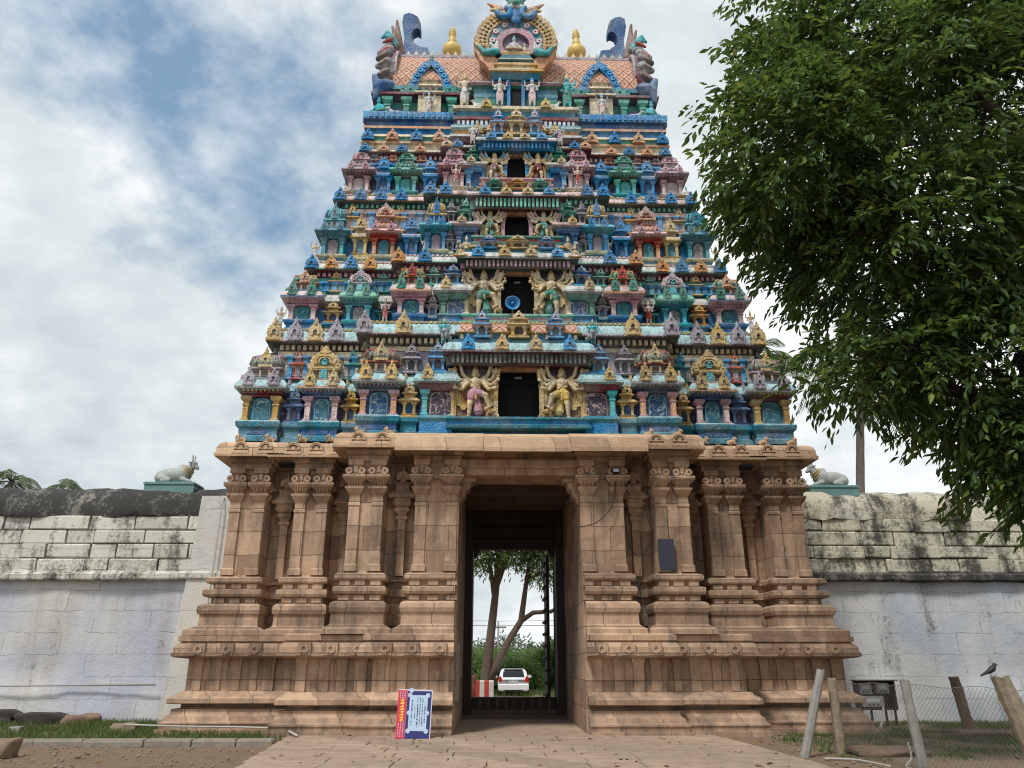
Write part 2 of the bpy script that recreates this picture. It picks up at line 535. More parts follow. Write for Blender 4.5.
def fuse(name, prims, voxel, mats, smooth_it=0):
    """one continuous surface grown round tapered limbs ('c', p0, p1, r0, r1, mat) and ellipsoids ('e', centre, radii, mat)"""
    bm = bmesh.new()
    for q in prims:
        if q[0] == 'c':
            p0, p1, r0, r1 = Vector(q[1]), Vector(q[2]), q[3], q[4]
            d = p1 - p0
            n = max(2, int(d.length / (0.5 * max(min(r0, r1), 0.02))) + 1)
            n = min(n, 14)
            mb = MB()
            dn = d.normalized() if d.length > 1e-6 else Vector((0, 0, 1))
            pts = [p0 - dn * r0 * 0.96, p0 - dn * r0 * 0.7] + [p0 + d * i / n for i in range(n + 1)] + [p1 + dn * r1 * 0.7, p1 + dn * r1 * 0.96]
            rr = [r0 * 0.28, r0 * 0.71] + [r0 + (r1 - r0) * i / n for i in range(n + 1)] + [r1 * 0.71, r1 * 0.28]
            mb.tube(pts, rr, 10)
            vs = [bm.verts.new(v) for v in mb.v]
            for f in mb.f:
                bm.faces.new([vs[i] for i in f])
        else:
            mt = Matrix.Translation(Vector(q[1])) @ Matrix.Diagonal((*q[2], 1))
            bmesh.ops.create_uvsphere(bm, u_segments=16, v_segments=10, radius=1.0, matrix=mt)
    bmesh.ops.recalc_face_normals(bm, faces=bm.faces)
    me0 = bpy.data.meshes.new(name)
    bm.to_mesh(me0)
    bm.free()
    o = bpy.data.objects.new('grow', me0)
    COL.objects.link(o)
    md = o.modifiers.new('r', 'REMESH')
    md.mode = 'VOXEL'
    md.voxel_size = voxel
    if smooth_it:
        ms = o.modifiers.new('s', 'SMOOTH')
        ms.factor = 0.5
        ms.iterations = smooth_it
    dg = bpy.context.evaluated_depsgraph_get()
    me = bpy.data.meshes.new_from_object(o.evaluated_get(dg))
    me.name = name
    bpy.data.objects.remove(o)
    bpy.data.meshes.remove(me0)
    me.materials.clear()
    for m in mats:
        me.materials.append(paint(m) if isinstance(m, str) else m)
    n = len(me.polygons)
    if n:
        cen = np.zeros(n * 3)
        me.polygons.foreach_get('center', cen)
        cen = cen.reshape(-1, 3)
        best = np.full(n, 1e9)
        idx = np.zeros(n, dtype=np.int32)
        for q in prims:
            if q[0] == 'c':
                a, b = np.array(q[1], float), np.array(q[2], float)
                ab = b - a
                tt = np.clip(((cen - a) @ ab) / max(ab @ ab, 1e-9), 0, 1)
                dd = np.linalg.norm(cen - (a + tt[:, None] * ab), axis=1) - (q[3] + (q[4] - q[3]) * tt)
                mi = q[5]
            else:
                r_ = np.array(q[2], float)
                dd = (np.linalg.norm((cen - np.array(q[1], float)) / r_, axis=1) - 1) * r_.min()
                mi = q[3]
            w = dd < best
            best[w] = dd[w]
            idx[w] = mi
        me.polygons.foreach_set('material_index', idx)
        me.polygons.foreach_set('use_smooth', np.ones(n, dtype=bool))
        me.update()
    return me


# ------------------------------------------------------------------ the setting: ground, forecourt, path
def ground_mat():
    m, t, b = new_mat('dry_earth')
    p = pos(t)
    a = noise(t, p, 0.5, 6, 0.6)
    f = noise(t, p, 9, 8, 0.72)
    g = noise(t, p, 60, 4, 0.6)
    c = mix(t, ramp(t, f, [(0.3, (0, 0, 0)), (0.7, (1, 1, 1))]), lin((104, 84, 66)), lin((142, 118, 95)))
    c = mix(t, mth(t, 'MULTIPLY', ramp(t, a, [(0.45, (0, 0, 0)), (0.65, (1, 1, 1))]), 0.6), c, lin((126, 108, 86)))
    c = mix(t, mth(t, 'MULTIPLY', ramp(t, g, [(0.62, (0, 0, 0)), (0.7, (1, 1, 1))]), 0.5), c, lin((176, 160, 140)))
    vg = ramp(t, noise(t, p, 1.3, 5, 0.65), [(0.52, (0, 0, 0)), (0.66, (1, 1, 1))])
    c = mix(t, mth(t, 'MULTIPLY', vg, 0.45), c, lin((88, 94, 58)))
    t.links.new(c, b.inputs['Base Color'])
    b.inputs['Roughness'].default_value = 0.95
    bump(t, b, mth(t, 'ADD', f, mth(t, 'MULTIPLY', g, 0.5)), 0.9, 0.05)
    return m


gm = MB()
gx = [-400, -120, -60, -30] + [-20 + i * 1.0 for i in range(41)] + [30, 60, 120, 400]
gy = [-60, -20, 0, 6] + [8 + i * 0.8 for i in range(24)] + [30, 45, 70, 120, 250, 700]
for y in gy:
    for x in gx:
        gm.v.append((x, y, (random.uniform(-0.03, 0.03) if (-18 < x < 18 and 8 < y < 26 and not (-6.5 < x < 6)) else 0.0)))
for j in range(len(gy) - 1):
    for i in range(len(gx) - 1):
        k = j * len(gx) + i
        gm.f.append((k, k + 1, k + 1 + len(gx), k + len(gx)))
        gm.m.append(0)
        gm.s.append(True)
tag(build('ground', gm, [ground_mat()]), kind='structure')

PAVE = stone_mat('paving_stone', (134, 114, 96), (172, 150, 128), (92, 78, 66), 1.2, 0.6, 0.45, 0.0)
fm = MB()
row_y = [8.0]
while row_y[-1] < 19.3:
    row_y.append(row_y[-1] + random.uniform(0.55, 0.85))
for j in range(len(row_y) - 1):
    y0, y1 = row_y[j], row_y[j + 1]
    ym = (y0 + y1) / 2
    xl = -4.78 - (ym - 14.06) * 0.105
    xr = 4.75 - max(0, ym - 14) * 0.05
    x = xl
    while x < xr - 0.3:
        w = min(random.uniform(0.8, 1.7), xr - x)
        if xr - x - w < 0.35:
            w = xr - x
        dz = random.uniform(-0.008, 0.008)
        fm.rprof(x + 0.008, x + w - 0.008, y0 + 0.008, y1 - 0.008, [(0, 0, -0.05, 0), (0, 0, 0.045 + dz, 0), (-0.015, -0.015, 0.06 + dz, 0)])
        x += w
tag(build('forecourt_paving', fm, [PAVE]), kind='structure')


# ------------------------------------------------------------------ the temple tower
TOWER = empty('temple_tower', (0, 24.5, 0))
tag(TOWER, 'tall tapering tower of many painted tiers on a brown stone gateway', 'temple tower')


# ---- carved horseshoe ornament, one mesh per colouring
KUDU = {}


def kudu_mesh(a, b='black', c=None):
    key = (str(a), str(b), str(c))
    if key in KUDU:
        return KUDU[key]
    mb = MB()
    half = [(0.50, 0.0), (0.56, 0.1), (0.50, 0.17), (0.40, 0.2), (0.45, 0.3), (0.5, 0.42), (0.44, 0.5), (0.46, 0.6), (0.36, 0.66), (0.34, 0.76),
            (0.22, 0.79), (0.17, 0.9), (0.09, 0.93), (0.12, 1.03), (0.06, 1.1)]
    out = half + [(0, 1.22)] + [(-x, z) for x, z in half[::-1]]
    mb.prism(out, -0.1, 0.12, 0)
    mb.ring(0, 0.42, 0.13, 0.3, -35, 215, -0.19, -0.09, 1, 14)
    mb.ring(0, 0.42, 0.0, 0.13, 0, 360, -0.12, -0.09, 2, 12)  # black disc painted in place of a shaded hole
    mb.box(-0.38, 0.38, -0.2, -0.08, 0.02, 0.13, 1)
    mb.lathe(0, -0.13, [(0.05, 0.78), (0.09, 0.84), (0.05, 0.9), (0.07, 0.97), (0.01, 1.08)], 6, 1)
    KUDU[key] = mb.mesh('horseshoe_ornament', [paint(x) if isinstance(x, str) else x for x in (a, c or a, b)])
    return KUDU[key]


def kudu(parent, at, w, a, b='black', c=None, h=None, rz=0.0):
    h = h or w
    return link('horseshoe_ornament', kudu_mesh(a, b, c), parent, at, (0, 0, rz), (w, w, h))


NASI = {}


def nasi_mesh(a, b, c, d):
    """the large crested arch with a scalloped rim, a ribbed inner arch and a small niche"""
    key = (a, b, c, d)
    if key in NASI:
        return NASI[key]
    mb = MB()
    mb.ring(0, 0.42, 0.0, 0.46, -38, 218, -0.02, 0.2, 0, 30, 0.14, 9)
    mb.ring(0, 0.42, 0.27, 0.36, -30, 210, -0.1, 0.0, 1, 20, 0.1, 11)
    mb.ring(0, 0.42, 0.17, 0.23, -30, 210, -0.08, 0.0, 0, 16)
    mb.ring(0, 0.40, 0.0, 0.17, 0, 360, -0.04, 0.0, 3, 14)
    mb.box(-0.09, 0.09, -0.09, -0.02, 0.2, 0.44, 2)
    mb.lathe(0, -0.06, [(0.10, 0.44), (0.05, 0.5), (0.01, 0.56)], 6, 2)
    mb.box(-0.55, 0.55, -0.08, 0.2, 0.0, 0.1, 1)
    for sx in (-1, 1):
        mb.ring(sx * 0.47, 0.17, 0.03, 0.11, 0, 360, -0.08, 0.1, 0, 10)
    mb.prism([(-0.15, 0.86), (-0.2, 0.98), (-0.12, 1.0), (-0.1, 1.12), (0, 1.28), (0.1, 1.12), (0.12, 1.0), (0.2, 0.98), (0.15, 0.86)], -0.05, 0.15, 1)
    NASI[key] = mb.mesh('crested_arch', [paint(x) for x in key])
    return NASI[key]


PILLAR = {}


def pillar_mesh(a, b):
    key = (a, b)
    if key not in PILLAR:
        mb = MB()
        mb.rprof(-0.5, 0.5, -0.5, 0.5, [(0.25, 0.25, 0, 1), (0.25, 0.25, 0.08, 1), (0.0, 0.0, 0.11, 0), (0, 0, 0.62, 1), (0.14, 0.14, 0.64, 1), (0.14, 0.14, 0.69, 0), (0, 0, 0.71, 0),
                                        (0, 0, 0.78, 1), (0.42, 0.42, 0.86, 1), (0.5, 0.5, 0.92, 1), (0.5, 0.5, 1.0, 1)])
        PILLAR[key] = mb.mesh('pillar', [paint(a), paint(b)])
    return PILLAR[key]


def pillar(parent, x, y, z, w, h, a, b=None):
    return link('pillar', pillar_mesh(a, b or a), parent, (x, y, z), (0, 0, 0), (w, w, h))


def arch_panel(parent, x, y, z, w, h, mat, ring):
    mb = MB()
    out = [(-w / 2, 0), (w / 2, 0), (w / 2, h * 0.72)]
    out += [(w / 2 * math.cos(R(a)), h * 0.72 + h * 0.28 * math.sin(R(a))) for a in (30, 60, 90, 120, 150)] + [(-w / 2, h * 0.72)]
    mb.prism(out, -0.05, 0.06, 0)
    mb.prism([(px * 1.12, pz * 1.03 + 0.004) for px, pz in out], -0.02, 0.065, 1)
    return build('niche_panel', mb, [panel_mat(mat, ring), ring], parent, (x, y, z))


def dome(name, parent, at, w, hr, style, c):
    """miniature roof: kuta (squared cupola), sala (barrel with crested arch) or spire (stepped with an arch on top)"""
    mb = MB()
    ra, rb, rc, rd = c
    if style == 'kuta':
        nk = 0.34 * hr
        mb.rprof(-w * 0.38, w * 0.38, 0.06, 0.06 + w * 0.76, [(0, 0, 0, 2), (0, 0, nk * 0.8, 1), (0.09, 0.09, nk * 0.86, 1), (0.09, 0.09, nk, 1), (0, 0, nk * 1.12, 1)])
        for k in range(4):
            x = -w * 0.36 + k * w * 0.24
            mb.box(x - 0.03, x + 0.03, 0.0, 0.1, 0.02, nk * 0.78, 3)
            if k < 3:
                mb.box(x + 0.05, x + w * 0.24 - 0.05, 0.045, 0.07, 0.05, nk * 0.7, 4)
        rr = w * 0.45
        h2 = hr - nk
        mb.lathe(0, 0.06 + w * 0.38, [(rr * 0.9, 0), (rr * 1.06, h2 * 0.14), (rr * 1.08, h2 * 0.32), (rr * 0.96, h2 * 0.52), (rr * 0.7, h2 * 0.7), (rr * 0.34, h2 * 0.8), (rr * 0.2, h2 * 0.84), (rr * 0.26, h2 * 0.9), (rr * 0.05, h2 * 1.02)],
                 24, 0, sq=3.2, z0=nk)
        for sx in (-1, 1):
            for k in (0, 1):
                mb.tube([(sx * rr * (0.55 + 0.35 * k), 0.06 + w * 0.38 - rr * 1.07, nk + h2 * 0.1), (sx * rr * (0.5 + .3 * k), 0.06 + w * 0.38 - rr * 0.98, nk + h2 * 0.5), (sx * rr * 0.3, 0.06 + w * 0.38 - rr * 0.5, nk + h2 * 0.74)], 0.03, 5, 1)
        o = build(name, mb, [ra, rb, rc, rd, 'dark'], parent, at)
        kudu(o, (at[0], at[1] + 0.0, at[2] + nk * 0.95), w * 0.36, rd, 'black', rd, h2 * 0.85)
        kudu(o, (at[0] - w * 0.47, at[1] + 0.06 + w * 0.38, at[2] + nk), w * 0.3, rd, 'black', rd, h2 * 0.7, R(-90))
        kudu(o, (at[0] + w * 0.47, at[1] + 0.06 + w * 0.38, at[2] + nk), w * 0.3, rd, 'black', rd, h2 * 0.7, R(90))
    elif style == 'sala':
        nk = 0.3 * hr
        mb.rprof(-w * 0.38, w * 0.38, 0.06, 0.5, [(0, 0, 0, 2), (0, 0, nk * 0.75, 1), (0.09, 0.09, nk * 0.85, 1), (0.09, 0.09, nk, 1), (0.0, 0, nk * 1.1, 0)])
        for k in range(4):
            x = -w * 0.36 + k * w * 0.24
            mb.box(x - 0.03, x + 0.03, 0.0, 0.1, 0.02, nk * 0.75, 3)
            if k != 1 and k < 3:
                mb.box(x + 0.05, x + w * 0.24 - 0.05, 0.045, 0.07, 0.05, nk * 0.7, 4)
        mb.box(-0.09, 0.09, -0.04, 0.1, 0.0, nk * 0.9, 5)
        n = 8
        prof = [(0.28 + 0.26 * math.cos(R(200 - 220 * k / n)), nk * 1.0 + (hr - nk) * 0.55 * max(0, math.sin(R(200 - 220 * k / n)) + 0.34) / 1.34) for k in range(n + 1)]
        vs, fs = [], []
        for x in (-w * 0.44, w * 0.44):
            vs += [(x, y, z) for y, z in prof]
        for k in range(n):
            fs.append((k, k + 1, n + 2 + k, n + 1 + k))
        fs += [tuple(range(n, -1, -1)), tuple(range(n + 1, 2 * n + 2))]
        mb.add(vs, fs, 0, True)
        o = build(name, mb, [ra, rb, rc, rd, 'dark', 'lteal'], parent, at)
        link('crested_arch', nasi_mesh(ra, rb, 'lteal', 'dark'), o, (at[0], at[1] + 0.0, at[2] + nk * 1.0), (0, 0, 0), (w * 0.86, 0.6, (hr - nk) * 0.86))
    else:
        nk = 0.26 * hr
        mb.rprof(-w * 0.36, w * 0.36, 0.06, 0.06 + w * 0.5, [(0.1, 0.1, 0, 1), (0.13, 0.13, nk * 0.25, 1), (0.1, 0.1, nk * 0.5, 1), (0.02, 0.02, nk * 0.7, 2), (0, 0, nk, 2), (-w * 0.1, 0, nk * 1.05, 2), (-w * 0.1, 0, nk * 1.7, 0), (-w * 0.04, 0.06, nk * 1.8, 0),
                                                          (-w * 0.04, 0.06, nk * 2.0, 1), (-w * 0.14, -0.02, nk * 2.2, 1)])
        for k in range(5):
            x = -w * 0.36 + k * w * 0.18
            mb.lathe(x, -0.03, [(0.05, 0.0), (0.07, nk * 0.3), (0.04, nk * 0.6), (0.01, nk * 0.75)], 6, 0)
        for k in range(3):
            x = -w * 0.14 + k * w * 0.14
            mb.box(x - 0.035, x + 0.035, 0.03, 0.07, nk * 1.1, nk * 1.6, 4)
        o = build(name, mb, [ra, rb, rc, rd, 'dark'], parent, at)
        link('crested_arch', nasi_mesh(ra, rb, rd, 'dark'), o, (at[0], at[1] + 0.1, at[2] + nk * 1.95), (0, 0, 0), (w * 0.72, 0.5, (hr - nk * 1.9) * 0.86))
    return o


def pavilion(x, y, z, w, d, hb, ht, he, hr, style, c, nk=2):
    """one bay of a tier: base and body, two pillars, relief panel, eave with horseshoe ornaments and a miniature roof
    c: base, wall, pillar, capital, panel, panel ring, fascia, eave, eave lip, ornament, roof colours (4)"""
    b = MB()
    hw = w / 2
    b.rprof(-hw, hw, 0, d, [(0.04, 0.04, 0, 0), (0.04, 0.04, hb * 0.22, 0), (0.0, 0.0, hb * 0.3, 1), (0.0, 0.0, hb * 0.6, 0), (0.07, 0.07, hb * 0.7, 0), (0.09, 0.09, hb * 0.86, 0), (0.09, 0.09, hb * 0.93, 3), (0.04, 0.04, hb, 0)])
    b.box(-hw + 0.03, hw - 0.03, 0.14, d, hb, hb + ht, 1)
    b.box(-hw * 0.55, hw * 0.55, -0.012, 0.05, hb * 0.32, hb * 0.58, 4)
    ft = hb + ht
    b.rprof(-hw, hw, 0, d, [(-0.02, -0.02, ft - 0.1 * ht, 2), (-0.02, -0.02, ft - 0.02, 2), (0.06, 0.06, ft, 2), (0.08, 0.08, ft + he * 0.18, 2)])
    o = build('pavilion', b, [c[0], c[1], c[6], 'cyan', 'dblue'], TOWER, (x, y, z))
    pw = min(0.15, w * 0.15)
    hp = ht * 0.9
    for sx in (-1, 1):
        pillar(o, x + sx * (hw - pw * 0.75), y + 0.09, z + hb, pw, hp, c[2], c[3])
    arch_panel(o, x, y + 0.13, z + hb + 0.02, w - pw * 4.2, hp * 0.93, c[4], c[5])
    e = MB()
    z0 = ft + he * 0.18
    hh = he * 0.82
    e.rprof(-hw, hw, 0, d, [(0.08, 0.08, z0, 0), (0.2, 0.22, z0 + 0.02, 1), (0.2, 0.22, z0 + hh * 0.2, 0), (0.19, 0.2, z0 + hh * 0.38, 0), (0.12, 0.13, z0 + hh * 0.65, 0), (0.05, 0.05, z0 + hh * 0.78, 1), (0.06, 0.06, z0 + hh * 0.9, 2), (0.0, 0.0, z0 + hh, 2)])
    nd = max(3, int(w / 0.11))
    for k in range(nd):
        xx = -hw + (k + 0.5) * w / nd
        e.box(xx - 0.022, xx + 0.022, -0.15, -0.08, z0 - 0.05, z0 + 0.02, 3)
    ev = build('eave', e, [c[7], c[8], c[0], c[3]], o, (x, y, z))
    for sx in (-1, 1) if nk == 2 else (-1, 0, 1):
        kudu(ev, (x + sx * hw * 0.66, y - 0.19, z + z0 + hh * 0.22), min(0.36, w * 0.32), c[9], 'black', None, hh * 1.2)
    kudu(ev, (x - hw - 0.17, y + d * 0.4, z + z0 + hh * 0.22), 0.26, c[9], 'black', None, hh * 1.0, R(-90))
    kudu(ev, (x + hw + 0.17, y + d * 0.4, z + z0 + hh * 0.22), 0.26, c[9], 'black', None, hh * 1.0, R(90))
    dome('miniature_roof', o, (x, y + 0.02, z + hb + ht + he), w, hr, style, c[10])
    return o


def small_shrine(x, y, z, w, h, a, b, inner='dblue', top=True, ped=0, pc='teal'):
    """narrow shrine in a recess: two posts, a flared roof and a small crest"""
    m = MB()
    m.rprof(-w / 2, w / 2, 0, 0.25, [(0.05, 0.05, 0, 0), (0.05, 0.05, 0.06 * h, 0), (0, 0, 0.08 * h, 0), (0.03, 0.03, 0.13 * h, 0)])
    m.box(-w * 0.3, w * 0.3, 0.08, 0.24, 0.13 * h, 0.52 * h, 2)
    for sx in (-1, 1):
        m.rprof(sx * w * 0.34 - w * 0.09, sx * w * 0.34 + w * 0.09, 0.01, 0.13, [(0.02, 0.02, 0.13 * h, 0), (0, 0, 0.17 * h, 0), (0, 0, 0.42 * h, 1), (0.04, 0.04, 0.47 * h, 1), (0.04, 0.04, 0.52 * h, 1)])
    m.rprof(-w / 2, w / 2, 0, 0.25, [(0.0, 0.0, 0.52 * h, 1), (0.1, 0.1, 0.55 * h, 0), (0.1, 0.1, 0.58 * h, 0), (0.0, 0.0, 0.68 * h, 1), (-w * 0.12, -0.03, 0.7 * h, 1), (-w * 0.12, -0.03, 0.78 * h, 0), (0.02, 0.03, 0.82 * h, 0), (0.02, 0.03, 0.86 * h, 0), (-w * 0.2, -0.06, 0.94 * h, 0), (-w * 0.36, -0.1, h, 0)])
    if ped:                                          # pedestal in the recess
        m.rprof(-w / 2 - .04, w / 2 + .04, -.02, .25, [(.03, .03, -ped, 3), (.03, .03, -ped * .75, 3), (-.02, -.02, -ped * .68, 3), (-.02, -.02, -ped * .35, 3), (.06, .06, -ped * .22, 3), (.06, .06, -.01, 3)])
    o = build('miniature_shrine', m, [a, b, inner, pc], TOWER, (x, y, z))
    if top:
        kudu(o, (x, y - 0.03, z + 0.8 * h), w * 0.75, a, 'black', b, 0.34 * h)
    return o


def course(name, hx, y0, y1, rows, mats, dent=None, parent=TOWER, gap=0):
    """a moulded course right round the tower: rows (projection, z, mat of the band above); dent (z0, z1, projection, mat, pitch)"""
    m = MB()
    if gap:                                          # two halves either side of a doorway
        for sx in (-1, 1):
            vs, fs, ms = [], [], []
            for p, z, _ in rows:
                vs += [(sx * gap, y0 - p, z), (sx * (hx + p), y0 - p, z), (sx * (hx + p), y1 + p, z), (sx * gap, y1 + p, z)]
            for i in range(len(rows) - 1):
                for k in range(4):
                    j = (k + 1) % 4
                    fs.append((i * 4 + k, i * 4 + j, i * 4 + 4 + j, i * 4 + 4 + k)[::sx])
                    ms.append(rows[i][2])
            m.add(vs, fs, ms)
    else:
        m.rprof(-hx, hx, y0, y1, [(q[0], q[3] if len(q) > 3 else q[0], q[1], q[2]) for q in rows])
    for dent in (dent if isinstance(dent, list) else [dent] if dent else []):
        z0, z1, pr, mt, pitch = dent
        n = int(2 * hx / pitch)
        for k in range(n):
            x = -hx + (k + 0.5) * 2 * hx / n
            m.box(x - pitch * 0.28, x + pitch * 0.28, y0 - pr, y0 + 0.02, z0, z1, mt)
        nn = int((y1 - y0) / pitch)
        for sx in (-1, 1):
            for k in range(nn):
                yy = y0 + (k + 0.5) * (y1 - y0) / nn
                xa, xb = sorted((sx * (hx - 0.02), sx * (hx + pr)))
                m.box(xa, xb, yy - pitch * 0.28, yy + pitch * 0.28, z0, z1, mt)
    return build(name, m, mats, parent, (0, 0, 0))


# ---- stone storey
def stone_storey():
    # plinth in three steps per side, wrapping the gateway
    def plinth(x0, x1, y0, left, right):
        m = MB()
        e0 = 0.0
        rows = [(1.15, -0.2), (1.15, 0.12), (1.06, 0.125), (1.06, 0.23), (1.09, 0.235), (1.09, 0.27), (1.0, 0.3), (0.97, 0.4), (0.88, 0.45), (0.86, 0.5), (0.86, 0.56), (0.66, 0.565), (0.66, 0.675), (0.95, 0.68), (0.97, 0.7), (0.97, 0.8), (0.9, 0.85), (0.76, 0.9), (0.72, 0.96),
                (0.62, 0.97), (0.62, 1.72), (0.92, 1.75), (1.02, 1.78), (1.03, 1.84), (1.03, 1.87), (0.99, 1.875), (0.985, 1.98), (0.93, 2.06), (0.84, 2.11), (0.84, 2.13), (0.91, 2.135), (0.91, 2.26), (0.86, 2.265), (0.84, 2.3)]
        vs, fs = [], []
        for p, z in rows:
            q = p - 0.62
            qx = q * (1.0 if q < 0.2 else 0.8)
            a = x0 - (qx if left else 0)
            b = x1 + (qx if right else 0)
            vs += [(a, y0 - q, z), (b, y0 - q, z), (b, 28.0, z), (a, 28.0, z)]
        for i in range(len(rows) - 1):
            for k in range(4):
                j = (k + 1) % 4
                fs.append((i * 4 + k, i * 4 + j, i * 4 + 4 + j, i * 4 + 4 + k))
        n = len(rows) * 4
        fs.append((n - 4, n - 3, n - 2, n - 1))
        m.add(vs, fs, 0)
        # upright slabs along the dado
        w = x1 - x0
        k = max(2, int(w / 0.46))
        for i in range(k):
            cx = x0 + (i + 0.5) * w / k + random.uniform(-0.05, 0.05)
            ww = random.uniform(0.09, 0.15)
            m.rprof(cx - ww, cx + ww, y0 - random.uniform(0.04, 0.08), y0 + 0.1, [(0.0, 0.0, 0.975, 0), (0, 0, 1.60, 0), (0.03, 0.02, 1.66, 0), (0.03, 0.02, 1.748, 0)])
        o = build('stone_plinth', m, [STONE], TOWER)
        k = max(1, round(w / 0.72))
        for i in range(k):
            cx = x0 + (i + 0.5) * w / k
            b = MB()
            b.ring(0, 0.14, 0.05, 0.115, 0, 360, -0.09, 0.16, 0, 14)
            b.box(-0.16, 0.16, -0.06, 0.16, 0.0, 0.28, 0)
            b.ring(0, 0.14, 0.0, 0.03, 0, 360, -0.035, 0.0, 0, 8)
            if i == 0:
                med = b.mesh('carved_medallion', [STONE])
            link('carved_medallion', med, o, (cx, y0 - 0.38, 1.80))
        return o
    for s in (-1, 1):
        def X(a, b):
            return (a, b) if s < 0 else (-b, -a)
        for (a, b, y0, le, ri) in ((-8.35, -5.55, 20.85, True, False), (-5.5, -3.58, 19.97, True, False), (-3.55, -1.6, 19.76, True, False)):
            xa, xb = X(a, b)
            plinth(xa, xb, y0, le if s < 0 else ri, ri if s < 0 else le)
    # core wall behind the bays, plain
    for s in (-1, 1):
        m = MB()
        for (a, b, y0) in ((-7.78, -4.5, 21.75), (-4.5, -1.62, 20.8)):
            xa, xb = (a, b) if s < 0 else (-b, -a)
            m.rprof(xa, xb, y0, 28.3, [(0, 0, 2.2, 0), (0, 0, 2.5, 0), (0, 0.14, 2.52, 0), (0, 0.14, 2.8, 0), (0, 0.02, 2.82, 0), (0, .02, 3.22, 0), (0, 0.14, 3.24, 0), (0, 0.14, 3.42, 0), (0, 0.0, 3.44, 0), (0, 0.0, 3.6, 0), (0, 0.1, 3.62, 0), (0, 0.1, 3.74, 0), (0, 0, 3.76, 0), (0, 0, 7.36, 0)])
        build('stone_wall', m, [STONE], TOWER)
    # the pilastered bays
    bays = [(-7.85, -6.9, 21.0), (-6.1, -5.2, 21.0), (-4.45, -3.55, 20.0), (-2.72, -1.62, 19.95)]
    for s in (-1, 1):
        for a, b, y0 in bays:
            xa, xb = (a, b) if s < 0 else (-b, -a)
            cx = (xa + xb) / 2
            hw = (xb - xa) / 2
            inner = abs(cx) < 2.5
            m = MB()
            lx = 0.0 if inner and s > 0 else (1.7 if cx < -7 else 1.0)
            rx = 0.0 if inner and s < 0 else (1.7 if cx > 7 else 1.0)
            rows = [(0.40, 0.55, 2.28), (0.40, 0.55, 2.40), (0.36, 0.50, 2.42), (0.33, 0.45, 2.50), (0.31, 0.40, 2.52), (0.30, 0.40, 2.78), (0.34, 0.46, 2.80), (0.37, 0.50, 2.90), (0.35, 0.48, 3.0), (0.25, 0.34, 3.06), (0.14, 0.16, 3.08), (0.14, 0.16, 3.21),
                    (0.29, 0.34, 3.24), (0.31, 0.38, 3.3), (0.31, 0.38, 3.40), (0.26, 0.3, 3.42), (0.12, 0.15, 3.44), (0.12, 0.15, 3.55), (0.26, 0.3, 3.58), (0.28, 0.33, 3.62), (0.28, 0.33, 3.70), (0.2, 0.24, 3.74), (0.04, 0.03, 3.77), (0, 0, 3.8), (0, 0, 6.98)]
            vs, fs = [], []
            for dx, dy, z in rows:
                dy *= 0.72
                dx *= 1.0 if z < 2.5 else .66
                vs += [(-hw - dx * lx, -dy, z), (hw + dx * rx, -dy, z), (hw + dx * rx, 0.8, z), (-hw - dx * lx, 0.8, z)]
            for i in range(len(rows) - 1):
                for k in range(4):
                    j = (k + 1) % 4
                    fs.append((i * 4 + k, i * 4 + j, i * 4 + 4 + j, i * 4 + 4 + k))
            m.add(vs, fs, 0)
            for zc in (3.08, 3.44):         # little recess blocks in the grooves
                for k in (-1, 0, 1):
                    m.box(k * hw * 0.85 - 0.13, k * hw * 0.85 + 0.13, -0.19, -0.08, zc + 0.004, zc + 0.125, 0)
            # beam and frieze over the brackets
            m.rprof(-hw, hw, 0, 0.45, [(0.02, 0.03, 6.5, 0), (0.02, 0.03, 6.62, 0), (0.08, 0.1, 6.66, 0), (0.08, 0.1, 6.82, 0), (0.14, 0.16, 6.86, 0), (0.14, 0.16, 6.97, 0)])
            bay = build('stone_bay', m, [STONE], TOWER, (cx, y0, 0))
            for sx in (-1, 1):
                p = MB()
                px = sx * (hw - 0.15)
                p.rprof(px - 0.14, px + 0.14, -0.07, 0.1, [(0.03, 0.03, 3.80, 0), (0.03, 0.03, 3.95, 0), (0, 0, 3.98, 0), (0, 0, 5.45, 0), (0.015, 0.02, 5.47, 0), (0.015, 0.02, 5.53, 0), (0, 0, 5.55, 0), (0, 0, 5.74, 0), (0.03, 0.04, 5.78, 0),
                                                          (0.10, 0.12, 5.90, 0), (0.11, 0.13, 5.95, 0), (0.05, 0.06, 5.97, 0), (0.05, 0.06, 6.03, 0), (0.16, 0.2, 6.14, 0), (0.17, 0.22, 6.17, 0), (0.17, 0.22, 6.25, 0), (0.06, 0.06, 6.27, 0)])
                for k in range(5):
                    p.lathe(px - 0.14 + k * 0.07, -0.2, [(0.01, 6.0), (0.025, 6.05), (0.02, 6.13)], 6, 0)
                # bracket with curled ends above the capital
                p.rprof(px - 0.12, px + 0.12, -0.1, 0.1, [(-0.02, 0.0, 6.27, 0), (0.0, 0.03, 6.4, 0), (0.05, 0.08, 6.5, 0), (0.08, 0.12, 6.52, 0), (0.08, 0.12, 6.66, 0)])
                for q in (-1, 1):
                    p.ring(px + q * 0.17, 6.36, 0.035, 0.095, 0, 360, -0.23, 0.05, 0, 12)
                    p.ring(px + q * 0.17, 6.36, 0.0, 0.036, 0, 360, -0.2, 0.05, 0, 8)
                    p.ring(px + q * 0.06, 6.31, 0.0, 0.045, 0, 360, -0.2, 0.05, 0, 8)
                p.box(px - 0.05, px + 0.05, -0.2, 0.0, 6.28, 6.5, 0)
                build('pilaster', p, [STONE], bay, (cx, y0, 0))
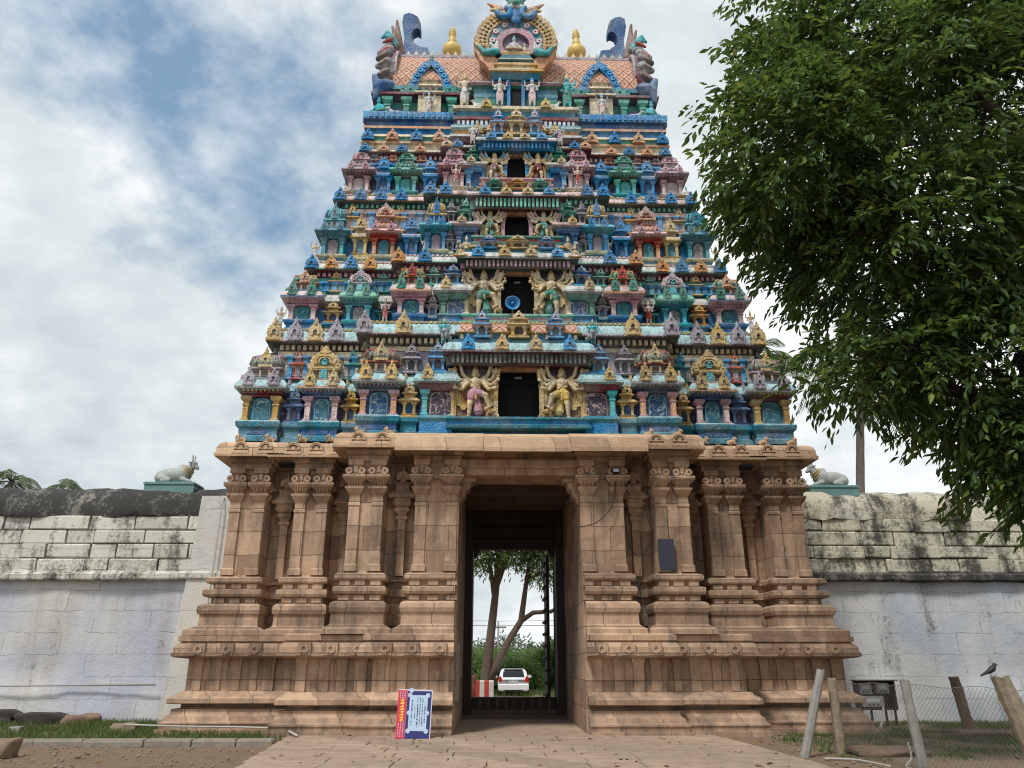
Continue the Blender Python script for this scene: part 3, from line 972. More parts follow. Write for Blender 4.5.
    # the carved half shrines in the recesses
    for s in (-1, 1):
        for cx, y0 in ((-6.5, 21.55), (-4.83, 21.55), (-3.13, 20.6)):
            m = MB()
            m.rprof(-0.1, 0.1, 0, 0.2, [(0, 0, 3.76, 0), (0, 0, 5.2, 0), (0.05, 0.04, 5.24, 0), (0.05, 0.04, 5.3, 0), (0, 0, 5.34, 0), (0.04, 0.04, 5.4, 0), (0.1, 0.1, 5.46, 0), (0.1, 0.1, 5.5, 0), (0.06, 0.06, 5.52, 0),
                                        (0.14, 0.14, 5.64, 0), (0.16, 0.16, 5.68, 0), (0.12, 0.12, 5.7, 0), (0.13, 0.13, 5.76, 0), (0.26, 0.2, 5.8, 0), (0.27, 0.21, 5.86, 0), (0.12, 0.12, 5.98, 0), (0.08, 0.1, 6.0, 0), (0.08, 0.1, 6.12, 0), (0.14, 0.14, 6.15, 0), (0.1, 0.1, 6.22, 0)])
            m.ring(0, 6.34, 0.05, 0.17, -30, 210, -0.16, 0.1, 0, 16)
            m.lathe(0, -0.03, [(0.1, 6.2), (0.1, 6.48), (0.05, 6.56), (0.06, 6.62), (0.01, 6.72)], 8, 0)
            build('carved_shrine', m, [STONE], TOWER, (cx if s < 0 else -cx, y0, 0))
    # curved stone eaves
    def eave(x0, x1, y0, z0, n):
        m = MB()
        m.rprof(x0, x1, y0, y0 + 1.2, [(-0.05, -0.05, z0, 0), (0.12, 0.12, z0 + 0.02, 0), (0.36, 0.46, z0 - 0.05, 0), (0.37, 0.47, z0 - 0.01, 0), (0.37, 0.47, z0 + 0.05, 0), (0.34, 0.43, z0 + 0.06, 0), (0.33, 0.42, z0 + 0.2, 0), (0.29, 0.38, z0 + 0.31, 0), (0.2, 0.28, z0 + 0.39, 0), (0.05, 0.1, z0 + 0.43, 0), (0.0, 0.0, z0 + 0.44, 0)])
        o = build('stone_eave', m, [STONE_PALE], TOWER, (0, 0, 0))
        for k in range(n):
            cx = x0 + (k + 0.5) * (x1 - x0) / n
            if 'arch' not in KUDU:
                q = MB()
                q.ring(0, .15, .1, .175, -25, 205, -.05, .08, 0, 16)
                q.ring(0, .15, .135, .15, -25, 205, -.065, 0, 0, 16)
                q.ring(0, .15, 0, .06, 0, 360, -.04, .05, 0, 10)
                q.box(-.2, .2, -.03, .06, -.02, .06, 0)
                q.box(-.1, .1, -.03, .06, .1, .13, 0)
                KUDU['arch'] = q.mesh('relief_arch', [STONE_PALE])
            link('relief_arch', KUDU['arch'], o, (cx, y0 - .45, z0 + .05), (R(-6), 0, 0), (1.12, 1, .98))
    for s in (-1, 1):
        for a, b, y0, z0, n in ((-7.95, -6.6, 21.0, 6.98, 2), (-6.5, -4.6, 21.0, 6.96, 3), (-4.55, -3.3, 20.0, 6.98, 2)):
            xa, xb = (a, b) if s < 0 else (-b, -a)
            eave(xa, xb, y0, z0, n)
    # wide plain canopy slab over the gateway
    m = MB()
    for x0, x1, dz in ((-3.22, -0.95, 0.0), (-0.94, 1.3, -0.012), (1.31, 3.3, 0.008)):
        m.add([(x0, 19.12, 6.74 + dz), (x1, 19.12, 6.74 + dz), (x1, 19.12, 6.84 + dz), (x0, 19.12, 6.84 + dz), (x0, 19.2, 7.12 + dz), (x1, 19.2, 7.12 + dz), (x1, 19.85, 7.41 + dz), (x0, 19.85, 7.41 + dz),
               (x0, 20.6, 7.41 + dz), (x1, 20.6, 7.41 + dz), (x0, 20.6, 6.95 + dz), (x1, 20.6, 6.95 + dz), (x0, 19.6, 6.93 + dz), (x1, 19.6, 6.93 + dz)],
              [(0, 1, 2, 3), (3, 2, 5, 4), (4, 5, 6, 7), (7, 6, 9, 8), (8, 9, 11, 10), (10, 11, 13, 12), (12, 13, 1, 0), (0, 3, 4, 7, 8, 10, 12), (1, 13, 11, 9, 6, 5, 2)], 0)
    build('canopy_slab', m, [STONE_PALE], TOWER)
    # gateway: beam, corner brackets, passage walls, ceiling, inner frames, threshold, open door leaf
    m = MB()
    m.box(-1.62, 1.62, 20.05, 21.2, 6.32, 6.97, 0)
    m.rprof(-1.62, 1.62, 19.98, 20.2, [(0, 0, 6.5, 0), (0, 0.04, 6.54, 0), (0, 0.04, 6.7, 0), (0, 0, 6.74, 0)])
    build('gateway_beam', m, [STONE], TOWER)
    for s in (-1, 1):
        m = MB()
        out = [(1.62, 5.6), (1.54, 5.62), (1.52, 5.74), (1.44, 5.8), (1.42, 5.96), (1.32, 6.02), (1.3, 6.16), (1.18, 6.2), (1.15, 6.31), (1.62, 6.31)]
        m.prism([(s * x, z) for x, z in (out if s > 0 else out[::-1])], 20.3, 20.8, 0)
        build('gateway_bracket', m, [STONE], TOWER)
        m = MB()
        xs = sorted((s * 1.58, s * 2.6))
        m.rprof(xs[0], xs[1], 19.86, 28.4, [(0, 0, -0.1, 0), (0, 0, 2.26, 0), (0, -0.06, 2.28, 0), (0, -0.06, 6.35, 0)])
        build('passage_wall', m, [STONE], TOWER)
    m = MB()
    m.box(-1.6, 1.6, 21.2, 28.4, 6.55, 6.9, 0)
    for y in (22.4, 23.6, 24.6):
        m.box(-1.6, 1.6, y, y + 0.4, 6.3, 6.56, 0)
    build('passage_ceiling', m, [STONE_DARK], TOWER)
    m = MB()                                           # inner frame: wall with the opening, stepped lintels
    for s in (-1, 1):
        xs = sorted((s * 1.33, s * 1.6))
        m.box(xs[0], xs[1], 25.2, 26.6, 0.0, 6.56, 0)
    m.box(-1.33, 1.33, 25.5, 26.6, 5.9, 6.56, 0)
    m.box(-1.33, 1.33, 25.75, 26.5, 5.55, 5.88, 0)
    m.box(-1.33, 1.33, 26.0, 26.4, 5.2, 5.53, 0)
    for s in (-1, 1):
        m.prism([(s * 1.33, 5.2), (s * 1.33, 4.9), (s * 1.2, 5.0), (s * 1.1, 5.2)][::s], 26.0, 26.4, 0)
    build('door_frame', m, [WOOD_DARK], TOWER)
    m = MB()
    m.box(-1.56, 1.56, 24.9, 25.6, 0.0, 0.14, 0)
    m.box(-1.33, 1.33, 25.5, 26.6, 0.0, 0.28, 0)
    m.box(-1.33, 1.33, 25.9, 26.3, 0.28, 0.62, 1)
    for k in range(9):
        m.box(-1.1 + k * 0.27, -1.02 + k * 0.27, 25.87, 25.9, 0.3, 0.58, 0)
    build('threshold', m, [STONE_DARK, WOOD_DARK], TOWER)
    leaf = MB()
    leaf.box(1.1, 1.2, 26.6, 27.8, 0.4, 5.1, 0)
    for k in range(12):
        leaf.box(1.04, 1.1, 26.62, 27.78, 0.6 + k * 0.38, 0.68 + k * 0.38, 0)
        for j in range(4):
            leaf.lathe(1.05, 26.66 + j * 0.34, [(0.03, 0), (0.045, 0.03), (0.03, 0.06)], 6, 1, z0=0.62 + k * 0.38)
    build('door_leaf', leaf, [WOOD_DARK, WIRE], TOWER)
    m = MB()
    m.box(-1.6, 1.6, 19.35, 25.2, -0.1, 0.05, 0)
    build('passage_floor', m, [PAVE], TOWER)
    m = MB()
    m.rprof(-0.5, 0.5, 0, 0.06, [(0, 0, 0, 0), (0, 0, 1.28, 0), (-0.02, 0, 1.3, 0)])
    m2 = MB()                                          # pale inscribed slab in the left reveal
    m2.box(-1.585, -1.5, 20.3, 20.9, 0.75, 2.1, 0)
    build('reveal_slab', m2, [CONCRETE], TOWER)
    m2 = MB()
    m2.box(3.56, 3.96, 19.86, 19.93, 3.84, 4.62, 0)
    build('slate_plaque', m2, [simple('slate', (52, 54, 72), 0.7, 0, 0.4, 14, 0.3)], TOWER)


stone_storey()

# ---- painted tiers
C_K = ('teal', 'teal', 'gold', 'gold', 'teal', 'cyan', 'maroon', 'cyan', 'grey', 'lilac', ('sage', 'pink', 'lpink', 'gold'))
# z rows: base, body, body top, eave top, roof top, dentil, big eave, top
TIERS = [
    dict(yo=20.9, yc=20.3, hx=7.9, hc=4.55, z=(7.45, 8.05, 8.85, 9.35, 10.3, 10.25, 10.52, 11.1), wall='plum', up=('cream', 'cream', 'lilac'),
         dent=('black', 'dark', 'cream'), ev=('cyan', 'grey', 'pink'), kk=('gold', 'lilac'),
         out=[(-7.86, -6.79, 'kuta', ('teal', 'teal', 'ochre', 'gold', 'teal', 'cyan', 'maroon', 'cyan', 'grey', 'lilac', ('sage', 'pink', 'lpink', 'gold'))),
              (-6.11, -5.12, 'sala', ('teal', 'dblue', 'lpink', 'pink', 'teal', 'cyan', 'dblue', 'cyan', 'salmon', 'gold', ('gold', 'gold', 'ochre', 'gold')))],
         shr=[(-6.41, 0.42, 'violet', 'violet', 'plum'), (-4.8, 0.36, 'gold', 'ochre', 'dblue')],
         top=[(-6.45, 'red', 'salmon'), (-4.85, 'green', 'teal')],
         cen=[(-4.44, -3.37, 'kuta', ('teal', 'dblue', 'salmon', 'pink', 'dblue', 'cyan', 'deep', 'cyan', 'grey', 'gold', ('sage', 'red', 'lpink', 'gold')))],
         cshr=[(-3.06, 0.40, 'gold', 'gold', 'dblue')], q=(-2.74, -1.85, 'lteal', 'plum', 'lpink', 'maroon'), g=(-1.22, 1.26, 1.86, 'pink'),
         door=(0.57, 7.98, 9.45), dband=(9.5, 9.86, 10.32, 'maroon', 'dgreen'), post='gold', lot=('teal', 'blue')),
    dict(yo=21.5, yc=21.0, hx=7.12, hc=3.78, z=(11.1, 11.46, 12.02, 12.5, 13.2, 13.0, 13.25, 13.68), wall='dblue', up=('green', 'mint', 'lblue'),
         dent=('maroon', 'maroon', 'pink'), ev=('white', 'lilac', 'mint'), kk=('blue', 'orange'),
         out=[(-7.04, -6.16, 'kuta', ('blue', 'teal', 'lpink', 'pink', 'teal', 'mint', 'pink', 'lpink', 'violet', 'green', ('mint', 'orange', 'salmon', 'salmon'))),
              (-5.27, -4.51, 'sala', ('lteal', 'blue', 'lteal', 'lteal', 'grey', 'white', 'teal', 'mint', 'green', 'green', ('lpink', 'lilac', 'red', 'pink')))],
         shr=[(-5.68, 0.42, 'ochre', 'gold', 'dblue'), (-4.14, 0.3, 'green', 'green', 'dgreen')],
         top=[(-5.68, 'gold', 'ochre'), (-4.2, 'green', 'teal')],
         cen=[(-3.65, -2.81, 'kuta', ('blue', 'blue', 'lpink', 'pink', 'teal', 'mint', 'pink', 'lpink', 'salmon', 'green', ('mint', 'orange', 'red', 'red')))],
         cshr=[(-2.58, 0.30, 'grey', 'lilac', 'blue')], q=(-2.37, -1.58, 'green', 'violet', 'white', 'green'), g=(-1.03, 1.04, 1.62, 'green'),
         door=(0.5, 11.42, 12.9), dband=(12.95, 13.22, 13.6, 'dgreen', 'dgreen'), post='cream', lot=('mint', 'pink')),
    dict(yo=22.0, yc=21.6, hx=6.4, hc=2.95, z=(13.68, 14.0, 14.7, 15.0, 16.0, 15.85, 16.1, 16.52), wall='blue', up=('lpink', 'lpink', 'lilac'),
         dent=('dgreen', 'dgreen', 'mint'), ev=('lpink', 'grey', 'orange'), kk=('blue', 'blue'),
         out=[(-6.35, -5.6, 'kuta', ('cream', 'teal', 'lteal', 'teal', 'lilac', 'lpink', 'teal', 'teal', 'teal', 'teal', ('teal', 'lteal', 'cream', 'teal'))),
              (-4.72, -3.95, 'spire', ('cream', 'maroon', 'salmon', 'red', 'teal', 'mint', 'red', 'lpink', 'red', 'pink', ('salmon', 'lpink', 'red', 'red')))],
         shr=[(-5.12, 0.5, 'gold', 'gold', 'teal'), (-3.45, 0.46, 'blue', 'blue', 'dblue')],
         top=[(-5.45, 'orange', 'gold'), (-3.85, 'orange', 'gold')],
         cen=[(-2.93, -2.28, 'kuta', ('cream', 'teal', 'blue', 'lblue', 'lilac', 'pink', 'teal', 'lteal', 'blue', 'blue', ('yellow', 'gold', 'blue', 'blue')))],
         cshr=[(-2.15, 0.26, 'grey', 'lilac', 'dgreen')], q=(-1.98, -1.32, 'violet', 'blue', 'lblue', 'violet'), g=(-0.87, 0.88, 1.15, 'green'),
         door=(0.38, 14.45, 15.42), dband=(15.45, 15.85, 16.15, 'maroon', 'maroon'), post='pink', lot=('green', 'red')),
    dict(yo=22.5, yc=22.2, hx=5.82, hc=2.5, z=(16.52, 16.76, 17.42, 17.72, 18.5, 18.15, 18.42, 18.7), wall='plum', up=('blue', 'lblue', 'lblue'),
         dent=('maroon', 'maroon', 'lpink'), ev=('white', 'salmon', 'cream'), kk=('blue', 'salmon'),
         out=[(-5.78, -5.03, 'spire', ('white', 'lpink', 'lpink', 'pink', 'lpink', 'white', 'maroon', 'lilac', 'pink', 'pink', ('pink', 'lpink', 'pink', 'pink'))),
              (-4.16, -3.42, 'spire', ('lteal', 'lteal', 'lteal', 'mint', 'lteal', 'mint', 'dgreen', 'mint', 'teal', 'green', ('green', 'mint', 'lteal', 'green')))],
         shr=[(-4.58, 0.56, 'blue', 'lblue', 'dblue'), (-2.98, 0.5, 'blue', 'lblue', 'dblue')],
         top=[(-4.95, 'lilac', 'pink'), (-4.3, 'salmon', 'pink'), (-3.3, 'salmon', 'red')],
         cen=[(-2.5, -1.76, 'spire', ('white', 'lpink', 'lpink', 'pink', 'lpink', 'white', 'maroon', 'pink', 'pink', 'pink', ('pink', 'lpink', 'red', 'pink')))],
         cshr=[], q=(-1.74, -1.22, 'lblue', 'dblue', 'blue', 'blue'), g=(-0.75, 0.7, 1.05, 'maroon'),
         door=(0.3, 17.05, 18.14), dband=(18.18, 18.45, 18.75, 'blue', 'lblue'), post='lblue', lot=('pink', 'gold')),
]


# ---- statues, each one continuous surface
def guardian(dh):
    S, D, G, L = 0, 1, 2, 3
    pr = [('c', (0, 0, .86), (0.01, 0, .98), .165, .15, D), ('c', (0.01, 0, 1.0), (0.0, 0, 1.24), .135, .18, S), ('c', (-.17, 0, 1.29), (.17, 0, 1.29), .085, .085, S),
          ('c', (0, -.01, 1.3), (0, -.02, 1.42), .06, .06, S), ('e', (0, -.04, 1.49), (.095, .105, .12), S), ('e', (0, -.15, 1.475), (.02, .03, .03), S),
          ('e', (-.1, -.02, 1.48), (.03, .03, .06), G), ('e', (.1, -.02, 1.48), (.03, .03, .06), G),
          ('c', (0, -.02, 1.58), (0, 0, 1.68), .115, .09, G), ('c', (0, 0, 1.7), (0, 0, 1.86), .075, .025, G),
          ('c', (-.09, 0, .84), (-.15, -.06, .47), .12, .09, S), ('c', (-.15, -.06, .46), (-.17, -.01, .08), .085, .05, S), ('c', (-.17, 0, .05), (-.2, -.15, .035), .05, .035, S),
          ('c', (.08, -.02, .85), (.3, -.2, .74), .12, .09, S), ('c', (.3, -.2, .73), (.4, -.16, .36), .08, .05, S), ('c', (.4, -.15, .33), (.43, -.29, .31), .045, .035, S),
          ('c', (-.09, -.03, .86), (-.12, -.05, .66), .135, .115, D), ('c', (.08, -.03, .87), (.2, -.14, .8), .135, .11, D), ('c', (.02, .08, .8), (.1, .06, .25), .08, .16, D), ('c', (.02, -.12, .86), (.03, -.13, .62), .035, .03, G), ('c', (-.14, -.11, 1.08), (.14, -.11, 1.0), .025, .025, G),
          ('c', (-.15, -.13, 1.27), (.12, -.14, .98), .022, .022, G), ('c', (-.17, 0, .93), (.17, 0, .93), .03, .03, G),
          ('e', (.45, -.14, .2), (.15, .1, .1), L), ('e', (.33, -.2, .26), (.075, .075, .08), L), ('c', (.36, -.2, .15), (.36, -.2, .03), .035, .03, L), ('c', (.54, -.14, .15), (.54, -.14, .03), .035, .03, L), ('c', (.4, -.08, .15), (.4, -.05, .03), .035, .03, L)]
    for s in (-1, 1):
        sh = (s * .19, 0, 1.29)
        for el, ha in (((.37, -.02, 1.5), (.46, -.08, 1.86)), ((.47, -.04, 1.31), (.6, -.09, 1.58)), ((.45, -.06, 1.12), (.66, -.12, 1.3)), ((.38, -.1, .97), (.58, -.18, 1.0))):
            e = (s * el[0], el[1], el[2])
            h = (s * ha[0], ha[1], ha[2])
            pr += [('c', sh, e, .074, .058, S), ('c', e, h, .058, .045, S), ('e', h, (.06, .055, .07), S)]
            u = Vector(h) - Vector(e)
            u.normalize()
            pr.append(('e', tuple(Vector(h) - u * .1), (.068, .06, .03), G))
            pr.append(('e', tuple(Vector(h) + Vector((0, -.02, .1))), (.04, .04, .07), L))
            pr.append(('c', tuple(Vector(sh) * .45 + Vector(e) * .55), tuple(Vector(sh) * .4 + Vector(e) * .6), .068, .066, G))
    return fuse('guardian_statue', pr, 0.0125, ['skin', dh, 'gold', 'ochre'])


GUARD = {c: guardian(c) for c in ('pink', 'yellow', 'green', 'maroon', 'red')}


def standing(body, cloth, hat):
    pr = [('c', (0, 0, .8), (0, 0, .95), .15, .13, 1), ('c', (0, 0, 1.0), (0, 0, 1.22), .12, .16, 0), ('c', (-.15, 0, 1.27), (.15, 0, 1.27), .075, .075, 0), ('c', (0, 0, 1.3), (0, 0, 1.4), .055, .055, 0),
          ('e', (0, -.02, 1.47), (.09, .1, .115), 0), ('e', (0, -.12, 1.46), (.02, .03, .03), 0), ('c', (0, 0, 1.57), (0, 0, 1.66), .1, .08, 2), ('c', (0, 0, 1.66), (0, 0, 1.82), .07, .02, 2),
          ('c', (-.08, 0, .8), (-.1, -.03, .45), .11, .085, 1), ('c', (-.1, -.03, .45), (-.11, 0, .06), .08, .05, 0), ('c', (-.11, 0, .04), (-.13, -.13, .03), .045, .035, 0),
          ('c', (.08, 0, .8), (.1, -.03, .45), .11, .085, 1), ('c', (.1, -.03, .45), (.11, 0, .06), .08, .05, 0), ('c', (.11, 0, .04), (.13, -.13, .03), .045, .035, 0), ('c', (0, -.06, .85), (0, -.06, .3), .05, .07, 1)]
    for s in (-1, 1):
        pr += [('c', (s * .17, 0, 1.27), (s * .27, .02, 1.05), .06, .05, 0), ('c', (s * .27, .02, 1.05), (s * .2, -.12, .92), .045, .035, 0), ('e', (s * .19, -.13, .92), (.045, .04, .05), 0),
               ('c', (s * .17, .03, 1.28), (s * .33, .03, 1.25), .05, .045, 0), ('c', (s * .33, .03, 1.25), (s * .36, -.02, 1.5), .045, .035, 0), ('e', (s * .36, -.02, 1.53), (.05, .04, .06), 2)]
    return fuse('standing_figure', pr, 0.024, [body, cloth, hat])


def seated(body, cloth, hat):
    pr = [('e', (0, 0, .13), (.3, .22, .13), 1), ('c', (0, .02, .2), (0, 0, .5), .15, .15, 0), ('c', (-.14, 0, .56), (.14, 0, .56), .075, .075, 0), ('c', (0, 0, .58), (0, -.01, .68), .055, .05, 0), ('e', (0, -.03, .76), (.09, .1, .11), 0), ('e', (0, -.13, .75), (.02, .03, .03), 0),
          ('c', (0, 0, .86), (0, 0, .95), .1, .08, 2), ('c', (0, 0, .95), (0, 0, 1.1), .065, .02, 2),
          ('c', (-.1, -.05, .15), (-.36, -.18, .16), .1, .08, 1), ('c', (-.36, -.18, .15), (-.05, -.27, .1), .075, .05, 1), ('c', (.1, -.05, .15), (.36, -.18, .16), .1, .08, 1), ('c', (.36, -.18, .15), (.05, -.27, .1), .075, .05, 1)]
    for s in (-1, 1):
        pr += [('c', (s * .17, 0, .56), (s * .28, -.04, .34), .055, .048, 0), ('c', (s * .28, -.04, .34), (s * .24, -.2, .25), .042, .035, 0), ('e', (s * .24, -.22, .25), (.045, .045, .04), 0)]
    return fuse('seated_figure', pr, 0.035, [body, cloth, hat])


def recliner(body):
    pr = [('e', (0, 0, .22), (.48, .2, .2), 0), ('e', (-.32, 0, .34), (.16, .14, .17), 0), ('c', (-.36, 0, .36), (-.46, -.02, .56), .11, .085, 0), ('e', (-.5, -.05, .6), (.11, .085, .085), 0), ('c', (-.55, -.08, .58), (-.63, -.12, .54), .06, .045, 0),
          ('c', (-.46, .06, .66), (-.46, .09, .76), .025, .01, 0), ('c', (-.46, -.1, .66), (-.46, -.13, .76), .025, .01, 0), ('c', (-.25, -.15, .12), (-.5, -.2, .06), .07, .045, 0), ('c', (.25, -.15, .14), (.05, -.24, .06), .1, .05, 0), ('c', (.46, 0, .25), (.55, -.05, .05), .03, .02, 0)]
    return fuse('reclining_bull', pr, 0.035, [body])


def crouching_lion(body):
    pr = [('e', (0, 0, .22), (.16, .3, .17), 0), ('e', (0, -.26, .4), (.15, .14, .16), 0), ('e', (0, -.38, .37), (.08, .08, .07), 0), ('c', (-.1, -.25, .3), (-.12, -.32, .04), .06, .05, 0), ('c', (.1, -.25, .3), (.12, -.32, .04), .06, .05, 0), ('c', (-.13, .18, .18), (-.16, .1, .04), .08, .05, 0),
          ('c', (.13, .18, .18), (.16, .1, .04), .08, .05, 0), ('e', (-.11, -.24, .54), (.04, .03, .06), 0), ('e', (.11, -.24, .54), (.04, .03, .06), 0), ('c', (0, .26, .3), (0, .34, .55), .04, .03, 0)]
    return fuse('carved_beast', pr, 0.035, [body])


FIG = dict(cream=standing('skin', 'white', 'gold'), teal=standing('lteal', 'green', 'gold'), pink=standing('lpink', 'red', 'gold'), white=standing('white', 'lpink', 'lblue'))
SEAT = dict(cream=seated('skin', 'red', 'gold'), teal=seated('lteal', 'green', 'teal'), white=seated('white', 'cream', 'lteal'), gold=seated('gold', 'ochre', 'gold'))
BULL_S = recliner('white')
LION_S = crouching_lion('grey')
BEAST_STONE = crouching_lion(STONE_PALE)


def statue(me, name, x, y, z, sc, rz=0, mir=1, label=None):
    o = link(name, me, TOWER, (x, y, z), (0, 0, rz), (sc * mir, sc, sc))
    if label:
        o['label'] = label
    return o


def tier(T, ti):
    zb, z1, z2, z3, z4, zd, ze, zt = T['z']
    yo, yc, hx, hc = T['yo'], T['yc'], T['hx'], T['hc']
    yb = 49.0 - yo
    hn = (TIERS[ti + 1]['hx'] if ti < 3 else 5.2) - .06
    w, up = T['wall'], T['up']
    pd = 0.62
    # outer ring: base course, recessed wall, upper wall, big eave
    course('tier_base', hx - 0.3, yo + 0.32, yb - 0.32, [(0.12, zb, 0), (0.14, zb + (z1 - zb) * .2, 0), (0.0, zb + (z1 - zb) * .3, 1), (0.0, zb + (z1 - zb) * .6, 0), (0.1, zb + (z1 - zb) * .75, 0), (0.1, z1 - 0.02, 2), (0.0, z1, 2)], ['teal' if ti < 2 else 'cream', 'dblue', 'lteal', 'gold', 'cyan'],
           [(zb + (z1 - zb) * .34, zb + (z1 - zb) * .56, .05, 3, .3), (z1 - .09, z1 - .03, .13, 4, .12)])
    course('tier_wall', hx - 0.25, yo + 0.36, yb - 0.36, [(0, z1 - .05, 0), (0, z2, 1), (.08, z2 + .02, 1), (.1, z2 + .1, 2), (.24, z2 + .14, 2), (.22, z2 + (z3 - z2) * .6, 2), (.05, z3, 3), (hn - hx + .2, z3 + .02, 4, .1), (hn - hx + .2, zd - .14, 5, .1), (hn - hx + .25, zd - .13, 5, .14), (hn - hx + .25, zd, 5, .14)],
           [w, 'maroon' if ti % 2 else 'dblue', T['ev'][0], 'teal', up[1], up[0]])
    n = int((hx - hc) / 0.32)
    for s in (-1, 1):                                # pilasters of the upper wall
        m = MB()
        for k in range(n):
            x = s * (hc + 0.25 + k * (hn - hc - 0.4) / max(1, n - 1))
            m.rprof(x - 0.07, x + 0.07, yo + 0.2, yo + 0.4, [(0.03, .03, z3 + .03, k % 2), (0, 0, z3 + .1, k % 2), (0, 0, zd - .28, k % 2), (.05, .05, zd - .2, k % 2), (.05, .05, zd - .145, k % 2)])
        build('pilaster_band', m, ['lblue' if ti % 2 == 0 else 'blue', up[2]], TOWER)
    d0, d1, d2 = T['dent']

    def big_eave(hx_, y0, y1, z0, za, zt_, first, xs):
        o = course('tier_eave', hx_, y0, y1, [(-.3, z0, 0), (.04, z0 + .01, 0), (.1, za - .05, 0), (.34, za - .03, 1), (.36, za + .02, 2), (.34, za + (zt_ - za) * .25, 2), (.28, za + (zt_ - za) * .5, 2), (.14, za + (zt_ - za) * .72, 3), (.15, za + (zt_ - za) * .86, 4), (-.2, zt_ - 0.01, 4)],
                   [d0, d1, T['ev'][0], T['ev'][1], T['ev'][2], d2, 'lpink' if ti % 2 else 'yellow'], [(z0 + .06, za - .06, .2, 5, .17), (zt_ - (zt_ - za) * .27, zt_ - (zt_ - za) * .16, .19, 6, .14), (za - .02, za + .03, .39, 4, .1)])
        for k, x in enumerate(xs):
            c = T['kk'][(k + first) % 2]
            for s in (-1, 1):
                kudu(o, (s * x, y0 - .36, za + .0), .46 if ti == 0 else .4, c, 'black', None, (zt_ - za) * (1.1 if ti == 0 else 1.0))
        return o
    hn = (TIERS[ti + 1]['hx'] if ti < 3 else 5.2) - .06
    ns = 4
    xs = [hn + 0.12 - k * (hn + .15 - hc - .25) / ns for k in range(ns + 1)]
    e = big_eave(hn, yo + 0.42, yb - 0.42, zd, ze, zt, 0, xs[:-1] if ti else xs[:-1])
    for s in (-1, 1):
        for k in range(3):
            kudu(e, (s * (hn + .33), yo + 0.7 + k * 1.0, ze + .02), .4, T['kk'][k % 2], 'black', None, (zt - ze) * .95, s * R(90))
    for s in (-1, 1):
        for a, b, st, c in T['out']:
            xa = (a + b) / 2 * -s
            pavilion(xa, yo, zb, b - a, pd, z1 - zb, z2 - z1, z3 - z2, z4 - z3, st, c)
        for i, (x, ww, a, b, inner) in enumerate(T['shr']):
            hh = (z2 - z1) * (1.08 if ti < 2 else 1.9)
            small_shrine(-s * x, yo + .16, z1 - .02, ww, hh, a, b, inner, True, z1 - zb - .02, 'teal' if ti < 2 else 'cream')
        for x, a, b in T['top']:
            small_shrine(-s * x, yo + .22, z3 + .02, .3, (z4 - z3) * .85, a, b, b)
        # relief panels in the recesses
        for i, (x, ww, *_r) in enumerate(T['shr']):
            for q in (-1, 1):
                arch_panel(TOWER, -s * (x + q * (ww * .5 + .17)), yo + .34, z1 + .03, .24, (z2 - z1) * .85, 'blue' if w != 'plum' else 'plum', 'lblue' if w != 'plum' else 'lilac')
    # centre zone
    cy1 = yc + 1.4
    course('tier_base', hc - .25, yc + .3, cy1, [(.12, zb + .003, 0), (.14, zb + (z1 - zb) * .2, 0), (0.02, zb + (z1 - zb) * .3, 1), (.02, zb + (z1 - zb) * .6, 0), (.1, zb + (z1 - zb) * .75, 0), (.1, z1 - .015, 2), (0, z1 + .004, 2)], ['sage' if ti == 0 else 'teal', 'blue', 'lteal'])
    course('tier_wall', hc - .25, yc + .36, cy1, [(0, z1 - .05, 0), (0, z2, 1), (.08, z2 + .02, 1), (.1, z2 + .1, 2), (.24, z2 + .14, 2), (.22, z2 + (z3 - z2) * .6, 2), (.05, z3 + .003, 3), (-.05, z3 + .023, 4), (-.05, zd - .14, 5), (.0, zd - .13, 5), (.0, zd + .003, 5)],
           ['dblue', 'maroon', T['ev'][0], 'teal', up[2], up[0]], gap=T['door'][0] + .1)
    big_eave(hc - .22, yc + .42, cy1, zd + .004, ze + .004, zt + .004, 1, [hc - .1 - k * (hc - 1.9 * T['door'][0] - 1.2) / 2 for k in range(2)])
    for s in (-1, 1):
        for a, b, st, c in T['cen']:
            pavilion(-s * (a + b) / 2, yc, zb, b - a, .6, z1 - zb, z2 - z1, z3 - z2, z4 - z3, st, c)
        for x, ww, a, b, inner in T['cshr']:
            small_shrine(-s * x, yc + .16, z1 - .02, ww, (z2 - z1) * 1.08, a, b, inner, True, z1 - zb - .02, 'teal' if ti < 2 else 'cream')
            small_shrine(-s * x, yc + .2, z3 + .02, ww * .9, (z4 - z3) * .8, 'lilac' if ti != 1 else 'mint', 'grey', 'dark')
        # panel bay beside the guardian
        a, b, pc, pm, pring, fc = T['q']
        xm = -s * (a + b) / 2
        q = MB()
        hw = (b - a) / 2
        q.rprof(-hw, hw, 0, .5, [(.03, .03, 0, 0), (.03, .03, .1, 0), (0, 0, .13, 1), (0, 0, (z1 - zb) * .7, 0), (.06, .06, (z1 - zb) * .85, 0), (.03, .03, z1 - zb, 0)])
        q.box(-hw, hw, .14, .5, z1 - zb, z2 - zb, 2)
        q.rprof(-hw, hw, 0, .5, [(0, 0, z2 - zb - .06, 2), (.06, .06, z2 - zb, 2), (.08, .08, z2 - zb + .12, 3), (.2, .2, z2 - zb + .14, 3), (.2, .2, z2 - zb + .22, 3), (.12, .12, z3 - zb - .12, 4), (0, 0, z3 - zb, 4)])
        qo = build('panel_bay', q, ['teal', 'blue', fc, T['ev'][0], 'teal'], TOWER, (xm, yc - .02, zb))
        pillar(qo, -s * (a + .12), yc + .07, z1, .14, (z2 - z1) * .93, pc, pc)
